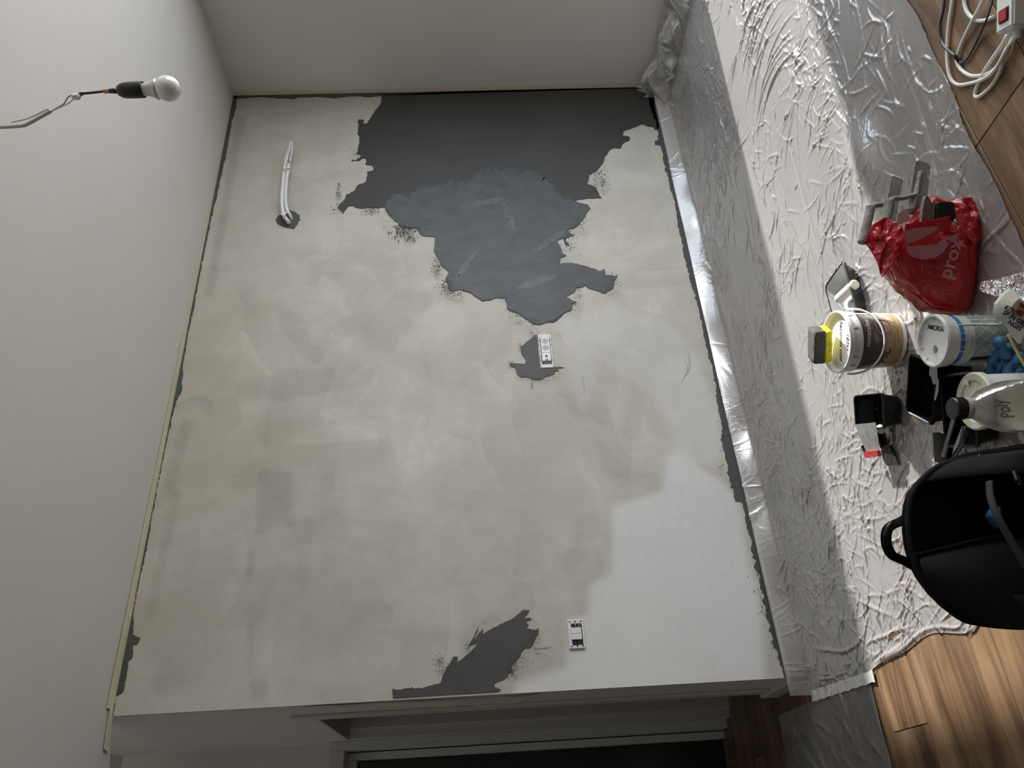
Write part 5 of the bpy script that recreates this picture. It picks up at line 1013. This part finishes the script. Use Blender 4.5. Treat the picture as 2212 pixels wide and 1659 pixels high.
o = mesh('film', vs_, fs_, M_CLEAR, cbg, False); s_ = o.modifiers.new('s', 'SUBSURF'); s_.levels = s_.render_levels = 2; s_.subdivision_type = 'SIMPLE'; t_ = bpy.data.textures.new('cl', 'CLOUDS'); t_.noise_scale = .012; d_ = o.modifiers.new('d', 'DISPLACE'); d_.texture = t_; d_.strength = .006; d_.texture_coords = 'LOCAL'
ys = tube('stirring_stick', [fl(2178, 722, .055), fl(2195, 755, .045), fl(2215, 790, .035), fl(2240, 830, .02)], .0035, mat('yellow_stick', (.62, .60, .22), .5, var=.1), None, n=8); tag(ys, 'thin yellow stirring stick above the crumpled blue gloves', 'stick')
# ------------------------------------------------------------------ backpack
FK = Fr(-.02, -1.62); bk = thing('backpack', 'open black backpack standing with its top handle up, dark empty inside', 'backpack', tuple(FK.p(0, -.05, 0)))
def kx(x, y, b_=0.0):
    p = FK.px(x, y, b_); d_ = p - FK.o; return d_.dot(FK.r), d_.z
top_ = [(2300, 975), (2212, 983), (2130, 987), (2085, 993), (2045, 1000), (2022, 1010), (2003, 1024), (1985, 1042), (1970, 1064), (1962, 1088), (1959, 1115), (1960, 1150), (1965, 1185), (1975, 1220), (1990, 1250), (2015, 1284), (2045, 1314), (2070, 1333), (2095, 1343), (2150, 1351), (2212, 1354), (2300, 1352), (2420, 1345)]
outl = [kx(*p) for p in top_]
zb = .008
L0 = outl[0]; P2 = [(outl[0][0] + .01, zb)] + [(a_, z_) for a_, z_ in outl if z_ > zb + .01] + [(outl[-1][0] - .005, zb)]
def bring(b_, sc_, cz=.2):
    ca = .0; return [FK.p(ca + (a_ - ca) * sc_, b_, zb + (z_ - zb) * (sc_ if z_ > zb + .02 else 1)) for a_, z_ in P2]
# back panel (facing the viewer inside), side gusset, rolled rim
lo = loft('back_panel', [bring(.030, .93), bring(.026, .99), bring(.012, 1.0), bring(.0, .975)], M_CLOTH, bk, cap0=True, cap1=True, smooth=True, angle=.8)
rimp = [FK.p(a_, -.004, z_) for a_, z_ in P2[1:-1]]
tube('rim_piping', rimp, .0055, M_CLOTH2, bk, n=8, k=3)
# side walls coming forward
def gus(pts_b, name, m):
    """strip from the back rim forward: list of (index in P2, b, dz)"""
    pass
nP = len(P2); sidel = []
fr_b = lambda i: -.15 + .0 * i
left = P2[12:]; right = P2[:10]
def wallstrip(P, bs, scs, name, m, dz=0.0):
    rows = []
    for b_, s_ in zip(bs, scs): rows.append([FK.p(a_ * s_, b_, max(zb, z_ - dz * abs(b_))) for a_, z_ in P])
    n_ = len(P); V = [p for r in rows for p in r]; F_ = [(j * n_ + i, j * n_ + i + 1, (j + 1) * n_ + i + 1, (j + 1) * n_ + i) for j in range(len(rows) - 1) for i in range(n_ - 1)]
    o_ = mesh(name, V, F_, m, bk, True); solidify(o_, .004, 0); return o_
wallstrip(P2[:9], (0, -.03, -.07, -.11, -.15), (1, 1.03, 1.04, 1.0, .93), 'side_panel', M_CLOTH2, 1.15)
wallstrip(P2[-9:], (0, -.04, -.08, -.12, -.15), (1, 1.03, 1.03, 1.0, .92), 'side_panel', M_CLOTH2, 1.4)
# front panel, folded open lower down
FPn = [(.118, -.150, zb), (.122, -.155, .10), (.112, -.150, .165), (.07, -.150, .185), (.0, -.152, .178), (-.07, -.150, .150), (-.13, -.145, .12), (-.14, -.145, .06), (-.138, -.140, zb)]
V = [FK.p(*p) for p in FPn] + [FK.p(a_ * .9, b_ - .035, z_ * .95 + .0) for a_, b_, z_ in FPn] + [FK.p(0, -.19, .09)]
n_ = len(FPn); F_ = [(i, i + 1, n_ + i + 1, n_ + i) for i in range(n_ - 1)] + [(n_ + i, n_ + i + 1, 2 * n_) for i in range(n_ - 1)] + [(2 * n_, 2 * n_ - 1, n_)]
o = mesh('front_pocket', V, F_, M_CLOTH2, bk, True); solidify(o, .004); 
tube('zip_flap', [FK.p(*p) for p in ((.118, -.150, .165), (.07, -.153, .19), (.0, -.156, .183), (-.07, -.152, .155), (-.135, -.146, .12))], .006, M_CLOTH, bk, n=8)
# inner sleeve pocket on the left
IP = [kx(1985, 1197, -.03), kx(2060, 1180, -.03), kx(2150, 1160, -.03), kx(2230, 1150, -.03)]
V = [FK.p(a_, -.03 - .012 * i, z_) for i, (a_, z_) in enumerate(IP)] + [FK.p(a_ - .10 + .01 * i, -.045 - .015 * i, max(zb + .01, z_ - .10)) for i, (a_, z_) in enumerate(IP)]
q0 = [(1978, 1199), (2035, 1186), (2090, 1172), (2150, 1161), (2240, 1150)]; q1 = [(1988, 1232), (2040, 1235), (2095, 1235), (2150, 1235), (2240, 1235)]; q2 = [(2020, 1290), (2060, 1310), (2110, 1325), (2160, 1330), (2240, 1330)]
V = [FK.px(x, y, b_) for row, bb2 in ((q0, -.02), (q1, -.045), (q2, -.03)) for (x, y), b_ in zip(row, [bb2, bb2 - .01, bb2 - .02, bb2 - .03, bb2 - .04])]
for v_ in V: v_.z = max(v_.z, .012)
o = mesh('inner_pocket', V, [(j * 5 + i, j * 5 + i + 1, j * 5 + 6 + i, j * 5 + 5 + i) for j in range(2) for i in range(4)], M_CLOTH2, bk, True); solidify(o, .003); s_ = o.modifiers.new('s', 'SUBSURF'); s_.levels = s_.render_levels = 2
tube('pocket_hem', [FK.px(x, y, -.024 - .01 * i) for i, (x, y) in enumerate(q0)], .0035, M_CLOTH, bk, n=8)
# webbing strap over the front
tube('webbing', [FK.px(2137, 1040, -.10), FK.px(2140, 1075, -.13), FK.px(2155, 1115, -.15), (FK.px(2185, 1170, -.16)), FK.px(2225, 1235, -.17)], .006, mat('grey_webbing', (.018, .019, .020), .8), bk, n=8, squash=.35)
# outer padded shoulder edge on the right
tube('shoulder_strap', [FK.px(2050, 1003, .03), FK.px(2075, 992, .03), FK.px(2110, 984, .02), FK.px(2150, 978, .01), FK.px(2212, 968, -.01), FK.px(2270, 960, -.03)], .012, M_CLOTH, bk, n=12, squash=.6)
tube('strap_adjuster', [FK.px(2112, 988, -.005), FK.px(2124, 992, -.008)], .008, M_BLACKG, bk, n=8)
# haul loop
def web(name, pts, w_, m, par, F=FK, th=.0022):
    P = smooth_path(pts, 8); V = []; 
    for i, p in enumerate(P):
        t_ = (P[min(i + 1, len(P) - 1)] - P[max(i - 1, 0)]).normalized(); s_ = (F.f * -.75 + t_.cross(F.f) * .62).normalized() * w_; V += [p - s_, p + s_]
    o_ = mesh(name, V, [(2 * i, 2 * i + 1, 2 * i + 3, 2 * i + 2) for i in range(len(P) - 1)], m, par, True); solidify(o_, th); return o_
web('haul_loop', [FK.px(1968, 1112, .016), FK.px(1948, 1125, .014), FK.px(1925, 1136, .012), FK.px(1916, 1147, .010), FK.px(1914, 1165, .010), FK.px(1917, 1182, .010), FK.px(1928, 1200, .010), FK.px(1950, 1210, .010), FK.px(1972, 1222, .012), FK.px(1982, 1228, .014)], .0095, M_CLOTH, bk)
tube('loop_buckle', [FK.px(1926, 1131, -.004), FK.px(1919, 1138, -.006), FK.px(1915, 1150, -.006), FK.px(1913, 1158, -.004)], .0045, M_BLACK, bk, n=8)
for q in range(2): tube('zip_puller', [FK.px(2190 + q * 6, 1018 + q * 8, -.17), FK.px(2198 + q * 6, 1040 + q * 8, -.18)], .0035, M_BLACKG, bk, n=8)
bg_ = thing('gloves', 'folded blue glove just inside the open backpack', 'glove', tuple(FK.px(2140, 1110, -.06)))
V = [FK.px(x, y, b_) for x, y, b_ in ((2147, 1092, -.10), (2135, 1105, -.08), (2129, 1115, -.075), (2132, 1118, -.078), (2145, 1139, -.09), (2160, 1140, -.12), (2160, 1118, -.13), (2160, 1095, -.12))]
o = mesh('glove_fold', V, [(0, 1, 2, 3, 6), (3, 4, 5, 6), (0, 6, 7)], mat('deep_blue_nitrile', (.015, .09, .21), .5, var=.2), bg_, True); solidify(o, .003)
